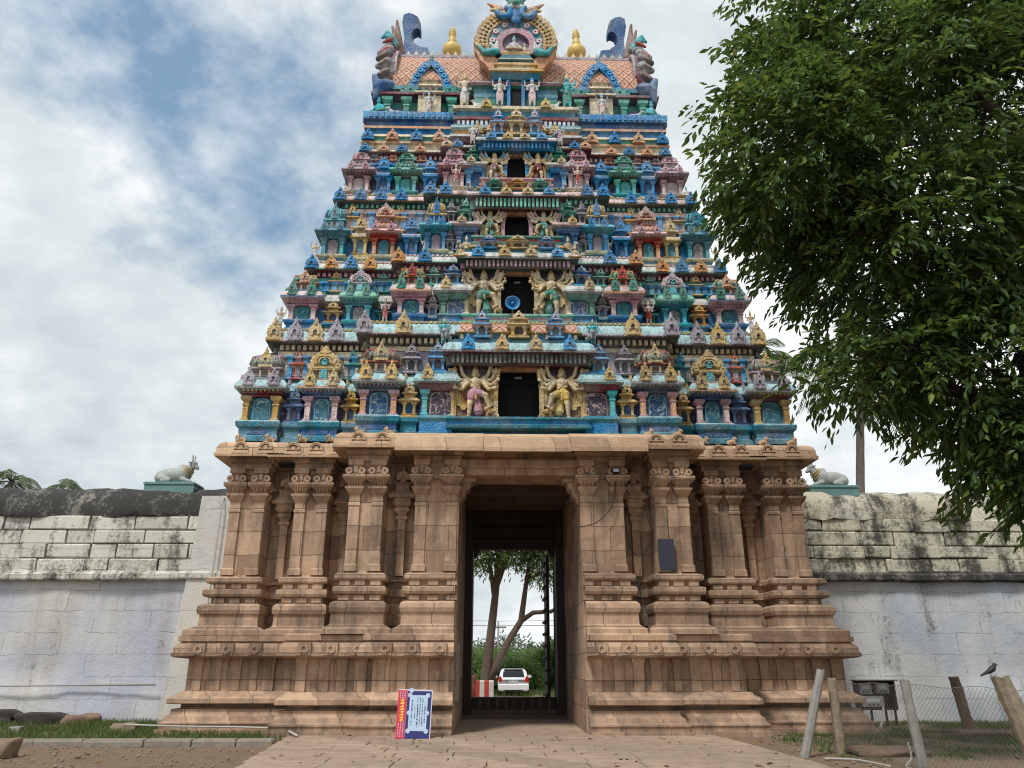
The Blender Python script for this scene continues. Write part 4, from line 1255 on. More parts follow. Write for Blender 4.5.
        arch_panel(qo, -s * ((a + b) / 2 + .12), yc + .1, z1 + .03, (b - a) * .62, (z2 - z1) * .85, pm, pring)
        kudu(qo, (-s * (a + .2), yc - .2, z2 + .2), .3, 'gold', 'black', None, (z3 - z2) * .8)
        small_shrine(xm, yc + .1, z3 + .01, .4, (z4 - z3) * .8, 'lblue' if ti < 2 else 'green', 'lilac' if ti < 2 else 'mint', 'dark')
    # door bay with guardians
    dw, dz0, dz1 = T['door']
    da, db, dc, m1, m2 = T['dband']
    gx, gw, gs, gcol = T['g']
    hq = gx * -1 + gw / 2 + .06
    yq = yc - .1
    f = MB()
    f.box(-hq, -dw - .1, yq + .32, yq + .9, dz0, dz1 + .1, 0)
    f.box(dw + .1, hq, yq + .32, yq + .9, dz0, dz1 + .1, 0)
    f.box(-dw - .1, dw + .1, yq + .25, yq + .9, dz1, dz1 + .15, 2)
    f.rprof(-hq - .02, hq + .02, yq + .0, yq + .9, [(.06, .06, dz0 - .32, 1), (.08, .08, dz0 - .24, 1), (0, 0, dz0 - .2, 3), (0, 0, dz0 - .1, 1), (.07, .07, dz0 - .06, 1), (.07, .07, dz0 - .005, 1)])
    fo = build('doorway_bay', f, ['plum' if ti == 0 else 'deep', T['lot'][0], 'salmon', T['lot'][1]], TOWER)
    dk = MB()                                                       # shallow box behind the opening, coloured black in place of a deep room's shade
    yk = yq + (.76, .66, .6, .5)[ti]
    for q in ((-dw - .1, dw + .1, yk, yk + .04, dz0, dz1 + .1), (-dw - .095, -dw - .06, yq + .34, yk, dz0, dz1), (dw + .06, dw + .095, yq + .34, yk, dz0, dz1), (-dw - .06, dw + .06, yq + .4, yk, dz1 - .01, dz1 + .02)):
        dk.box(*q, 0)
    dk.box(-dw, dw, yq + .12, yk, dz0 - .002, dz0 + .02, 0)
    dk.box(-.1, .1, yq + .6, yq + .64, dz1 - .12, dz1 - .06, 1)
    build('door_shade_backing', dk, [BLACKM, 'grey'], fo, (0, 0, 0))
    for s in (-1, 1):
        pillar(fo, s * (dw + .07), yq + .22, dz0, .12, dz1 - dz0, T['post'], T['post'])
        pillar(fo, s * (hq - .04), yq + .24, dz0, .13, dz1 - dz0, T['post'], T['post'])
        g = statue(GUARD[gcol if s < 0 else {'pink': 'yellow', 'green': 'green', 'maroon': 'maroon'}.get(gcol, gcol)], 'guardian_statue', s * -gx, yq + .16, dz0, (dz1 - dz0 + .14) / 1.86, 0, -1 if s > 0 else 1)
        g.scale.x *= 1.12
        bk = MB()
        k = (dz1 - dz0) * .56
        w2 = gw * .47
        bk.box(-w2, w2, .02, .09, .0, k * 1.86, 1)
        for q in (-1, 1):
            bk.box(q * w2 - .05, q * w2 + .05, -.04, .09, 0, k * 1.3, 0)
            bk.ring(q * w2 * .92, k * 1.42, .03, .13, 0, 360, -.06, .05, 0, 12)
        bk.ring(0, k * 1.0, w2 * .72, w2 * .98, -60, 240, -.05, .09, 0, 34, .1, 17, 1.0)
        bk.ring(0, k * 1.0, w2 * .6, w2 * .7, -60, 240, -.03, .09, 2, 30)
        build('back_arch', bk, ['gold', 'brown', 'ochre'], g, (s * -gx, yq + .26, dz0))
    o = course('door_eave', hq, yq, yq + .9, [(.0, dz1 + .1, 0), (.02, da, 0), (.06, db - .05, 0), (.24, db - .03, 1), (.25, db + .03, 2), (.2, db + (dc - db) * .45, 2), (.08, db + (dc - db) * .7, 3), (.1, db + (dc - db) * .85, 4), (-.2, dc, 4)],
               [m1, 'grey', T['ev'][0], 'teal', 'lteal', m2 if m1 != m2 else T['dent'][2]], (da + .03, db - .06, .15, 5, .13))
    for k in range(4):
        kudu(o, (-hq + (k + .5) * 2 * hq / 4, yq - .24, db + .03), .36, ('lblue', 'gold')[min(k, 3 - k) % 2], 'black', None, (dc - db) * .9)
    # barrel roof and small shrines on the door bay, in front of the next doorway
    nz = TIERS[ti + 1]['door'][1] if ti < 3 else 20.2
    y0 = yq + .05
    yn = TIERS[ti + 1]['yc'] - .1 if ti < 3 else 22.5
    hgt = (1.6 + (nz - 1.6) * (y0 - .15) / yn - dc) * (1.0, .92, .86, .9)[ti]
    b = MB()
    n1 = dc + hgt * .3
    b.rprof(-hq * .9, hq * .9, y0, y0 + .8, [(0, 0, dc - .01, 0), (0, 0, n1 - .06, 1), (.1, .1, n1 - .03, 1), (.1, .1, n1, 2), (.02, .02, n1 + .02, 2)])
    for k in range(9):
        x = -hq * .85 + k * hq * .2125
        b.box(x - .04, x + .04, y0 - .06, y0 + .02, dc, n1 - .07, 1 if k % 2 else 2)
        if k < 8:
            b.box(x + .06, x + .2125 * hq - .06, y0 - .012, y0 + .02, dc + .06, n1 - .1, 4)
    n = 7
    pts = [(y0 - .05 + .02 * k + .09 * k * k / n, n1 + .02 + (hgt * .62) * math.sin(R(90 * k / n))) for k in range(n + 1)]
    vs, fs = [], []
    for x in (-hq * .88, hq * .88):
        vs += [(x, y, z) for y, z in pts] + [(x, y0 + .8, n1)]
    for k in range(n):
        fs.append((k, k + 1, n + 3 + k, n + 2 + k)[::-1])
    fs += [tuple(range(n + 2)), tuple(range(2 * n + 3, n + 1, -1))]
    b.add(vs, fs, 3, False)
    ro = build('barrel_roof', b, ['blue', 'ochre', 'gold', tile_mat(), 'dblue'], TOWER)
    for x, ww, a, c in ((0, .5, 'gold', 'cream'), (-hq * .55, .36, 'lblue', 'lpink'), (hq * .55, .36, 'lblue', 'lpink')):
        if ti == 2:
            a, c = ('orange', 'gold') if x == 0 else ('green', 'mint')
        small_shrine(x, y0 - .2, dc - .02, ww, hgt * .95, a, c, 'dark')
    for s in (-1, 1):
        statue(LION_S, 'carved_beast', s * (hq + .15), yq + .1, dc, .55, R(s * 25))


def tile_mat(a=(150, 62, 48), b=(206, 180, 152), key='diamond_tile', sc=2.7):
    if key in MATS:
        return MATS[key]
    m, t, bs = new_mat(key)
    p = pos(t)
    s = NN(t, 'ShaderNodeSeparateXYZ')
    t.links.new(p, s.inputs[0])
    u = mth(t, 'MULTIPLY', s.outputs[0], sc)
    v = mth(t, 'MULTIPLY', mth(t, 'ADD', s.outputs[2], mth(t, 'MULTIPLY', s.outputs[1], .6)), sc * .72)
    d1 = mth(t, 'ABSOLUTE', mth(t, 'SUBTRACT', mth(t, 'FRACT', mth(t, 'ADD', u, v)), .5))
    d2 = mth(t, 'ABSOLUTE', mth(t, 'SUBTRACT', mth(t, 'FRACT', mth(t, 'SUBTRACT', u, v)), .5))
    dm = mth(t, 'MAXIMUM', d1, d2)
    lines = ramp(t, dm, [(0.40, (0, 0, 0)), (0.45, (1, 1, 1))])
    cell = noise(t, p, 5, 5, .6)
    cc = mix(t, cell, lin(b), lin((168, 132, 106)))
    cc = mix(t, ramp(t, dm, [(0.12, (1, 1, 1)), (0.2, (0, 0, 0))]), cc, lin((150, 96, 80)))
    c = mix(t, lines, cc, lin(a))
    g = ramp(t, noise(t, p, 2.2, 6, .65), [(0.48, (0, 0, 0)), (0.75, (1, 1, 1))])
    t.links.new(mix(t, mth(t, 'MULTIPLY', g, .5), c, (.1, .08, .07)), bs.inputs['Base Color'])
    bs.inputs['Roughness'].default_value = .7
    bump(t, bs, dm, .7, .05)
    MATS[key] = m
    return m


for i, T in enumerate(TIERS):
    tier(T, i)

# carved stone beasts along the foot of the first tier
for s in (-1, 1):
    for x, y in ((-7.7, 20.75), (-6.9, 20.75), (-6.0, 20.75), (-5.2, 20.75), (-4.3, 20.0), (-3.5, 20.0)):
        o = statue(BEAST_STONE, 'carved_beast', s * x, y + .05, 7.38, .42, R(s * -50))

# small figures standing on ledges
for s in (-1, 1):
    statue(FIG['cream'], 'standing_figure', s * -7.2, 21.45, 11.15, .4, 0, s)
    statue(FIG['pink'], 'standing_figure', s * -4.02, 21.3, 11.3, .46, 0, s)
    statue(FIG['cream'], 'standing_figure', s * -6.5, 21.95, 13.75, .4, 0, s)
    statue(FIG['white'], 'standing_figure', s * -2.95, 21.8, 13.9, .4, 0, s)
    statue(SEAT['white'], 'seated_figure', s * -5.85, 22.45, 16.6, .45, 0, s)
    statue(FIG['pink'], 'standing_figure', s * -2.0, 21.35, 16.3, .42, 0, s)
    statue(SEAT['gold'], 'seated_figure', s * -1.75, 20.75, 13.2, .5, 0, s)
    statue(FIG['teal'], 'standing_figure', s * -2.15, 20.35, 10.2, .46, 0, s)
    statue(SEAT['gold'], 'seated_figure', s * -1.6, 21.3, 13.75, .55, 0, s)
    statue(FIG['white'], 'standing_figure', s * -1.5, 21.95, 18.3, .5, 0, s)

# ---- stepped bands, terrace, top storey
course('banded_step', 5.25, 22.78, 26.2, [(.1, 18.6, 0), (.12, 18.78, 0), (.2, 18.8, 1), (.2, 18.88, 1), (.08, 18.92, 2), (.1, 19.05, 2), (.2, 19.08, 3), (.16, 19.2, 3), (.04, 19.25, 4), (.04, 19.45, 4), (.14, 19.48, 1), (.14, 19.58, 5), (.06, 19.62, 5), (.06, 19.82, 5), (.18, 19.86, 6), (.2, 19.95, 6), (.2, 20.16, 6), (.1, 20.2, 6)],
       ['cream', 'salmon', 'mint', 'cream', 'blue', 'dblue', 'lblue'], (19.9, 20.12, .24, 4, .2))
course('banded_step', 2.1, 22.42, 24.0, [(.1, 18.7, 0), (.2, 18.85, 1), (.2, 18.95, 1), (.06, 19.0, 2), (.08, 19.2, 3), (.18, 19.24, 3), (.18, 19.34, 3), (.04, 19.4, 4), (.04, 19.6, 0), (.12, 19.64, 0), (.12, 19.78, 5), (.0, 19.82, 5), (.02, 20.06, 6), (.14, 20.1, 6), (.14, 20.22, 6)],
       ['maroon', 'white', 'orange', 'cyan', 'blue', 'teal', 'cream'], (19.42, 19.6, .1, 1, .16))
for s in (-1, 1):
    for k, x in enumerate((5.2, 4.35, 3.5, 2.7)):
        kudu(TOWER, (s * x, 22.55, 18.9), .42, ('blue', 'salmon')[k % 2], 'black', None, .4)
    for x in (.55, 1.35):
        kudu(TOWER, (s * x, 22.22, 18.98), .36, 'gold', 'black', None, .4)
    kudu(TOWER, (s * 1.05, 22.22, 20.1), .36, 'yellow', 'black', None, .35)

top = MB()
top.rprof(-4.95, 4.95, 23.25, 25.75, [(0, 0, 20.18, 0), (0, 0, 20.75, 1), (.02, .02, 20.8, 1), (.02, .02, 21.08, 0), (0, 0, 21.12, 0), (.2, .2, 21.18, 2), (.34, .36, 21.2, 2), (.34, .36, 21.3, 3), (.2, .22, 21.42, 3), (-.1, 0, 21.46, 3)])
build('top_storey', top, ['plum', 'green', 'maroon', 'lpink'], TOWER)
for s in (-1, 1):
    for x in (-4.0, -2.35, -4.7):
        pillar(TOWER, s * x, 23.15, 20.2, .2, .95, 'green', 'mint')
    for x, w_ in ((-4.35, .5), (-2.0, .55)):
        arch_panel(TOWER, s * x, 23.22, 20.22, w_, .6, 'violet', 'lilac')
    statue(SEAT['teal'], 'seated_figure', s * -4.98, 22.95, 20.2, .85, R(s * -20), s)
    statue(BULL_S, 'reclining_bull', s * -4.3, 22.95, 20.2, .62, 0, s)
    statue(BULL_S, 'reclining_bull', s * -1.3, 22.45, 20.22, .5, 0, s)
    # dormer: pale shrine, standing figure, blue crested arch
    m = MB()
    m.rprof(-.42, .42, 0, .6, [(.05, .05, 0, 0), (0, 0, .1, 0), (0, 0, 1.0, 0), (.12, .12, 1.05, 0), (.12, .12, 1.12, 0), (0, 0, 1.2, 0), (-.08, -.05, 1.22, 0), (-.08, -.05, 1.38, 0), (.02, .04, 1.42, 0), (-.06, 0, 1.52, 0), (-.12, -.05, 1.54, 0), (-.12, -.05, 1.66, 0), (-.04, .02, 1.7, 0), (-.3, -.2, 1.82, 0)])
    for x in (-.24, 0, .24):
        m.box(x - .06, x + .06, -.015, .02, 1.24, 1.36, 1)
    do = build('dormer', m, ['cream', 'brown'], TOWER, (s * -3.15, 22.95, 20.2))
    a = MB()
    co = [(.82, -.22), (.74, .1), (.78, .2), (.66, .42), (.66, .55), (.52, .72), (.5, .86), (.34, 1.0), (.28, 1.16), (.1, 1.24), (0, 1.42)]
    ci = [(.5, -.22), (.46, .1), (.38, .42), (.24, .7), (.08, .9), (0, 1.02)]
    for q in (-1, 1):
        pts_ = [(q * x, z) for x, z in co] + [(q * x, z) for x, z in ci[::-1]]
        a.prism(pts_ if q > 0 else pts_[::-1], 0, .25, 0)
        for x, z in ((.66, 0), (.6, .28), (.5, .52), (.38, .76), (.22, .96)):
            a.ring(q * x, z, .04, .1, 0, 360, -.05, .02, 2, 10)
    a.prism([(-.5, -.22), (.5, -.22), (.38, .42), (.24, .7), (0, 1.0), (-.24, .7), (-.38, .42)], .14, .2, 1)  # flat black plate, the shade inside the arch put in as colour
    for q in (-1, 1):
        a.ring(q * .72, -.15, .05, .24, 0, 360, -.04, .2, 3, 14)
        a.ring(q * .95, -.2, .02, .14, 0, 360, -.02, .18, 3, 10)
    a.lathe(0, .1, [(.08, 1.2), (.12, 1.28), (.05, 1.36), (.08, 1.44), (.01, 1.6)], 8, 3)
    build('dormer_arch', a, ['blue', BLACKM, 'lblue', 'green'], do, (s * -3.15, 23.0, 21.62))
    for q in (-1, 1):
        statue(FIG['white' if q < 0 else 'cream'], 'standing_figure', s * -3.15, 22.8, 20.25, .56) if q < 0 else None
    # flanking figures of the top doorway
    statue(FIG['white'], 'standing_figure', s * -.58, 22.35, 20.24, .74, 0, s)
    statue(FIG['teal' if s < 0 else 'cream'], 'standing_figure', s * -1.85, 22.5, 20.2, .92, R(s * 15), s)
# top doorway pavilion under the great arch
m = MB()
m.rprof(-1.5, 1.5, 22.6, 24.0, [(0, 0, 20.2, 0), (0, 0, 20.8, 1), (.02, .02, 20.84, 1), (.02, .02, 21.2, 0), (.16, .16, 21.26, 2), (.2, .2, 21.36, 3), (.1, .1, 21.48, 3), (0, 0, 21.5, 3)])
m.rprof(-.9, .9, 22.42, 23.2, [(0, 0, 20.2, 4), (.03, .03, 20.28, 4), (-.66, 0, 20.29, 0), (-.66, 0, 20.3, 0)])
m.box(-.32, -.2, 22.42, 22.6, 20.28, 21.5, 4)
m.box(.2, .32, 22.42, 22.6, 20.28, 21.5, 4)
m.rprof(-.8, .8, 22.4, 23.2, [(0, 0, 21.5, 1), (.04, .04, 21.56, 1), (.12, .12, 21.7, 5), (.2, .2, 21.72, 5), (.2, .2, 21.8, 6), (.05, .05, 21.92, 6), (0, 0, 22.0, 6), (-.1, -.04, 22.02, 6), (-.1, -.04, 22.12, 5), (.0, .02, 22.16, 5), (-.2, 0, 22.28, 5)])
td = build('top_doorway', m, ['green', 'teal', 'maroon', 'lilac', 'blue', 'ochre', 'cream'], TOWER)
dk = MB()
dk.box(-.2, .2, 22.55, 22.62, 20.3, 21.5, 0)  # no room here: a black sheet painted as the doorway's inner shade
build('door_shade_backing', dk, [BLACKM], td)

# ---- great barrel roof
m = MB()
sec = [(-1.32, 21.44), (-1.42, 21.7), (-1.42, 22.1), (-1.3, 22.65), (-1.05, 23.2), (-.72, 23.68), (-.36, 24.0), (0, 24.12)]
sec = sec + [(-y, z) for y, z in sec[-2::-1]]
vs, fs = [], []
for x in (-4.55, 4.55):
    vs += [(x, 24.45 + y, z) for y, z in sec]
n = len(sec)
for k in range(n - 1):
    fs.append((k, n + k, n + k + 1, k + 1))
fs += [tuple(range(n)), tuple(range(2 * n - 1, n - 1, -1))]
m.add(vs, fs, 0, False)
roof = build('vaulted_roof', m, [tile_mat()], TOWER)
r = MB()
r.box(-4.6, 4.6, 24.05, 24.85, 23.98, 24.1, 1)
r.box(-4.62, 4.62, 24.2, 24.7, 24.1, 24.22, 0)
for k in range(30):
    x = -4.5 + k * 9.0 / 29
    r.prism([(x - .13, 24.1), (x + .13, 24.1), (x, 24.38)], 24.14, 24.2, 0)
r.box(-4.55, 4.55, 22.98, 23.06, 21.5, 21.68, 2)
r.box(-4.55, 4.55, 23.7, 23.85, 23.66, 23.76, 1)
build('roof_ridge', r, ['cream', 'lilac', 'teal'], roof)
fin = MB()
fin.lathe(0, 0, [(.3, 0), (.34, .06), (.2, .12), (.24, .18), (.42, .3), (.48, .46), (.46, .6), (.3, .74), (.17, .8), (.22, .86), (.22, .92), (.15, .96), (.18, 1.04), (.13, 1.16), (.2, 1.22), (.14, 1.3), (.19, 1.34), (.08, 1.44), (.12, 1.5), (.02, 1.6)], 18, 0)
fme = fin.mesh('roof_finial', [GOLDM])
for k in (-2, -1, 0, 1, 2):
    link('roof_finial', fme, TOWER, (k * 1.25, 24.45, 24.16), (0, 0, 0), (.8, .8, 1.1))

# ---- gable ends: ribbed arch, feathered lobes, curled horn, crest
for s in (-1, 1):
    m = MB()
    a = MB()
    a.ring(0, 0, 1.0, 1.42, -42, 222, -.16, .16, 0, 34, .04, 20, 1.05)
    a.ring(0, 0, 1.34, 1.46, -42, 222, -.22, -.14, 1, 30, ez=1.05)
    a.ring(0, 0, 1.34, 1.46, -42, 222, .14, .22, 1, 30, ez=1.05)
    a.ring(0, 0, 0, 1.0, 0, 360, -.05, .05, 2, 24)
    ga = build('gable_arch', a, ['maroon', 'lilac', 'plum'], TOWER, (s * 4.66, 24.45, 22.6), rot=(0, 0, R(90)))
    for y_s in (-1, 1):
        pr = []
        for k in range(7):
            an = R(-30 + k * 15)
            rr = 1.42
            y, z = y_s * rr * math.cos(an), 22.6 + rr * math.sin(an) * 1.1
            ex = 4.98 + .15 * math.sin(math.pi * (k + .5) / 7)
            pr.append(('c', (s * 4.78, 24.45 + y * .96, z + .2), (s * ex, 24.45 + y * 1.02, z - .06), .2, .13, k % 2))
            pr.append(('c', (s * 4.86, 24.45 + y * 1.08, z + .14), (s * (ex - .06), 24.45 + y * 1.12, z - .06), .075, .05, 2 if k == 4 else 3))
        link('gable_feathers', fuse('gable_feathers', pr, .045, ['grey', 'dark', 'red', 'brown']), TOWER)
    pr = [('c', (s * 4.7, 23.1, 21.72), (s * 5.0, 23.0, 21.55), .26, .28, 0), ('c', (s * 5.02, 23.0, 21.5), (s * 5.2, 22.95, 22.0), .24, .13, 0), ('c', (s * 5.02, 23, 21.5), (s * 5.14, 22.95, 21.05), .24, .1, 0),
          ('c', (s * 4.6, 22.95, 21.7), (s * 4.95, 22.9, 21.62), .12, .2, 0)]
    link('gable_curl', fuse('gable_curl', pr, .05, ['violet']), TOWER)
    h = [(4.32, 24.3), (4.3, 24.9), (4.42, 25.6), (4.38, 26.0), (4.19, 26.1), (3.98, 26.04), (3.8, 25.9), (3.68, 25.6), (3.68, 25.28), (3.82, 25.36), (3.96, 25.28), (4.04, 25.06), (4.02, 24.84), (3.9, 24.64), (3.68, 24.46), (3.35, 24.42), (3.2, 24.3)]
    m = MB()
    h = [(4.0 + (x - 4.0) * 1.0 + .1, 24.3 + (z - 24.3) * 1.05 + .18 if z > 24.4 else 24.12) for x, z in h]
    out = [(s * x, z) for x, z in h]
    m.prism(out if s < 0 else out[::-1], 24.2, 24.7, 0)
    m.prism([(s * x, z) for x, z in [(4.0 + (x - 4.0) * 1.0 + .1, 24.3 + (z - 24.3) * 1.05 + .18) for x, z in ([(3.98, 26.02), (3.8, 25.88), (3.7, 25.6), (3.7, 25.32), (3.84, 25.62)] if s < 0 else [(3.84, 25.62), (3.7, 25.32), (3.7, 25.6), (3.8, 25.88), (3.98, 26.02)])]], 24.185, 24.2, 1)
    build('gable_horn', m, ['dblue', 'deep'], TOWER)
    pr = [('c', (s * 4.55, 24.2, 24.2), (s * 4.72, 24.15, 25.9), .24, .05, 0), ('c', (s * 4.62, 24.0, 24.4), (s * 4.86, 23.95, 25.4), .16, .05, 0), ('c', (s * 4.7, 23.9, 24.4), (s * 5.02, 23.85, 24.95), .15, .12, 1), ('c', (s * 5.02, 23.85, 24.95), (s * 5.2, 23.85, 24.72), .1, .06, 1),
          ('e', (s * 4.9, 23.75, 24.62), (.2, .16, .12), 1), ('c', (s * 4.85, 23.7, 24.5), (s * 5.1, 23.65, 24.3), .1, .06, 2)]
    link('gable_crest', fuse('gable_crest', pr, .04, ['brown', 'lteal', 'red']), TOWER)

# ---- great arch over the top doorway
cz, yf = 23.35, 22.55
m = MB()
m.ring(0, cz, 0, 1.16, 0, 360, yf + .12, 24.3, 0, 36)
m.ring(0, cz, 1.05, 1.5, -75, 10, yf - .02, yf + .3, 1, 16, .05, 5)
m.ring(0, cz, 1.05, 1.5, 170, 255, yf - .02, yf + .3, 1, 16, .05, 5)
ba = build('great_arch', m, ['plum', 'salmon'], TOWER)
for s in (-1, 1):
    m = MB()
    for L in range(3):
        for k in range(11):
            an = -12 + k * 8.2
            aa = R(an if s > 0 else 180 - an)
            r0 = 1.08 + L * .13
            c = Vector((r0 * math.cos(aa), 0, cz + r0 * math.sin(aa)))
            d = Vector((math.cos(aa + s * R(50)), 0, math.sin(aa + s * R(50))))
            p = Vector((-d.z, 0, d.x)) * .085
            q0, q1, q2 = c, c + d * .16, c + d * .3
            y = yf - .06 - L * .03
            pts = [(q0.x + p.x, q0.z + p.z), (q1.x + p.x, q1.z + p.z), (q2.x, q2.z), (q1.x - p.x, q1.z - p.z), (q0.x - p.x, q0.z - p.z)]
            m.prism(pts, y, yf + .26 - L * .04, (k + L) % 2)
    build('golden_wing', m, ['gold', 'ochre'], ba)
m = MB()
m.ring(0, cz, .72, 1.06, -40, 220, yf, yf + .3, 0, 36)
m.ring(0, cz, 1.03, 1.1, -40, 220, yf - .05, yf + .04, 2, 40, .06, 24)
for k in range(9):
    an = R(-25 + k * 28.75)
    m.ring(.88 * math.cos(an), cz + .88 * math.sin(an), .035, .105, 0, 360, yf - .06, yf + .02, 1, 12, .15, 6)
    m.ring(.88 * math.cos(an), cz + .88 * math.sin(an), .0, .04, 0, 360, yf - .04, yf + .02, 3, 8)
build('flower_band', m, ['teal', 'lpink', 'salmon', 'maroon'], ba)
m = MB()
m.ring(0, cz - .1, .5, .73, -45, 225, yf - .05, yf + .3, 0, 34, .05, 15)
m.ring(0, cz - .1, 0, .52, 0, 360, yf + .08, yf + .3, 1, 26)
m.rprof(-.6, .6, yf - .12, yf + .2, [(0, 0, cz - 1.0, 2), (.06, .06, cz - .95, 3), (0, 0, cz - .85, 2), (-.1, 0, cz - .7, 3), (-.06, .03, cz - .62, 3), (-.06, .03, cz - .55, 3)])
build('arch_niche', m, ['pink', 'plum', 'teal', 'gold'], ba)
link('seated_figure', SEAT['white'], ba, (-.06, yf - .02, cz - .55), (0, 0, 0), (.78, .78, .78))
link('seated_figure', SEAT['cream'], ba, (.33, yf + .02, cz - .55), (0, 0, 0), (.5, .5, .5))
pr = []
for s in (-1, 1):                                  # makara curls at the foot of the arch and blue curls under the mask
    pr += [('c', (s * .75, yf - .1, cz - .55), (s * 1.15, yf - .1, cz - .6), .15, .12, 0), ('c', (s * 1.15, yf - .1, cz - .6), (s * 1.36, yf - .1, cz - .3), .11, .06, 0), ('c', (s * .72, yf - .12, cz - .5), (s * .7, yf - .12, cz - .12), .12, .06, 3), ('c', (s * .8, yf - .14, cz - .42), (s * .95, yf - .14, cz - .2), .1, .06, 3)]
    cc = [(s * (.45 + .24 * math.cos(R(a))), yf - .16, cz + 1.28 + .24 * math.sin(R(a))) for a in range(120, 400, 40)]
    for a, b in zip(cc, cc[1:]):
        pr.append(('c', a, b, .12, .12, 1))
    pr += [('c', (s * .55, yf + .05, cz + 1.55), (s * 1.08, yf, cz + 1.86), .17, .03, 2), ('c', (s * .62, yf + .02, cz + 1.55), (s * .95, yf - .02, cz + 1.5), .12, .05, 4)]
    pr += [('e', (s * .13, yf - .3, cz + 1.86), (.06, .05, .06), 3), ('c', (s * .25, yf - .1, cz + 2.0), (s * .55, yf - .1, cz + 2.28), .14, .05, 0)]
pr += [('e', (0, yf - .12, cz + 1.75), (.32, .22, .28), 5), ('e', (0, yf - .28, cz + 1.62), (.16, .12, .12), 5), ('c', (-.3, yf - .22, cz + 1.5), (.3, yf - .22, cz + 1.5), .07, .07, 3), ('c', (0, yf - .1, cz + 1.5), (0, yf - .1, cz + .9), .16, .12, 1), ('e', (0, yf - .1, cz + .95), (.2, .12, .18), 1),
       ('c', (0, yf - .05, cz + 2.0), (0, yf - .05, cz + 2.6), .2, .06, 0)]
link('lion_mask', fuse('lion_mask', pr, .035, ['lteal', 'blue', 'salmon', 'white', 'gold', 'green']), ba)

# a small dark core closes the tower inside
m = MB()
m.box(-7.2, 7.2, 21.3, 28.2, 6.9, 11.0, 0)
m.box(-6.5, 6.5, 21.95, 27.2, 11.0, 13.6, 0)
m.box(-5.8, 5.8, 22.45, 26.8, 13.6, 16.5, 0)
m.box(-5.2, 5.2, 22.95, 26.2, 16.5, 18.7, 0)
build('inner_core', m, ['deep'], TOWER)

#@@SURROUNDINGS

# ------------------------------------------------------------------ compound walls
def wall_thing(name, label, s, x_in, x_out, seed):
    r = random.Random(seed)
    W = empty(name, (s * (x_in + x_out) / 2, 25, 0))
    tag(W, label, 'wall')
    xa, xb = sorted((s * x_in, s * x_out))

    def sweep(nm, prof, mat, wob, step=0.45):
        m = MB()
        nx = int((xb - xa) / step) + 1
        k = len(prof)
        for i in range(nx + 1):
            x = xa + (xb - xa) * i / nx
            for y, z in prof:
                m.v.append((x, y + r.uniform(-wob, wob) + 1.5 * wob * math.sin(x * 1.7 + z), z + r.uniform(-wob, wob)))
        for i in range(nx):
            for j in range(k - 1):
                a = i * k + j
                m.f.append((a, a + k, a + k + 1, a + 1))
                m.m.append(0)
                m.s.append(True)
        return build(nm, m, [mat], W)
    sweep('lower_face', [(24.42, -.15), (24.44, .3), (24.48, .6), (24.5, .86), (24.52, .9), (24.54, 1.6), (24.55, 2.3), (24.57, 3.0), (24.58, 3.6), (24.6, 4.02)], W_LOW if s < 0 else W_LOWR, .028)
    m = MB()
    x = xa
    while x < xb - .1:
        w = min(r.uniform(1.2, 2.6), xb - x)
        y = 24.36 + r.uniform(-.02, .02)
        dz = r.uniform(-.02, .02)
        m.rprof(x + .01, x + w - .01, y, 24.9, [(0, .0, 4.02 + dz, 0), (0, .03, 4.06 + dz, 0), (0, .03, 4.2 + dz, 0), (0, -.06, 4.27 + dz, 0), (0, -.1, 4.3, 0)])
        x += w
    build('ledge', m, [W_TOP if s > 0 else W_UP], W)
    m = MB()
    z = 4.28
    for c in range(4):
        h = (.4, .46, .42, .46)[c] if s < 0 else (.46, .4, .46, .42)[c]
        x = xa
        while x < xb - .1:
            w = min(r.uniform(.7, 1.9), xb - x)
            y = 24.56 + c * .02 + r.uniform(-.045, .045)
            dz_ = r.uniform(-.03, .03)
            g = r.uniform(.005, .03) if s < 0 else r.uniform(.004, .02)
            m.rprof(x + g, x + w - g, y, 25.2, [(-.01, -.03, z + .01 + dz_, 0), (r.uniform(-.02, .01), 0, z + .025 + dz_ + r.uniform(0, .03), 0), (r.uniform(-.02, .01), r.uniform(-.03, .03), z + h - .03 - r.uniform(0, .03), 0), (-.015, -.03, z + h - .01, 0)])
            x += w
        z += h
    build('upper_masonry', m, [W_UP if s < 0 else W_UPR], W)
    sweep('coping', [(24.62, 5.98), (24.6, 6.05), (24.62, 6.3), (24.68, 6.55), (24.78, 6.78), (24.95, 6.93), (25.3, 7.0), (25.8, 6.96), (26.1, 6.8), (26.2, 6.3), (26.2, -.1)], W_TOP if s < 0 else W_TOPR, .05, .33)
    m = MB()
    m.box(xa + .01, xb - .01, 24.75, 26.15, 0, 6.2, 0)
    build('wall_core', m, [CONCRETE], W)
    return W


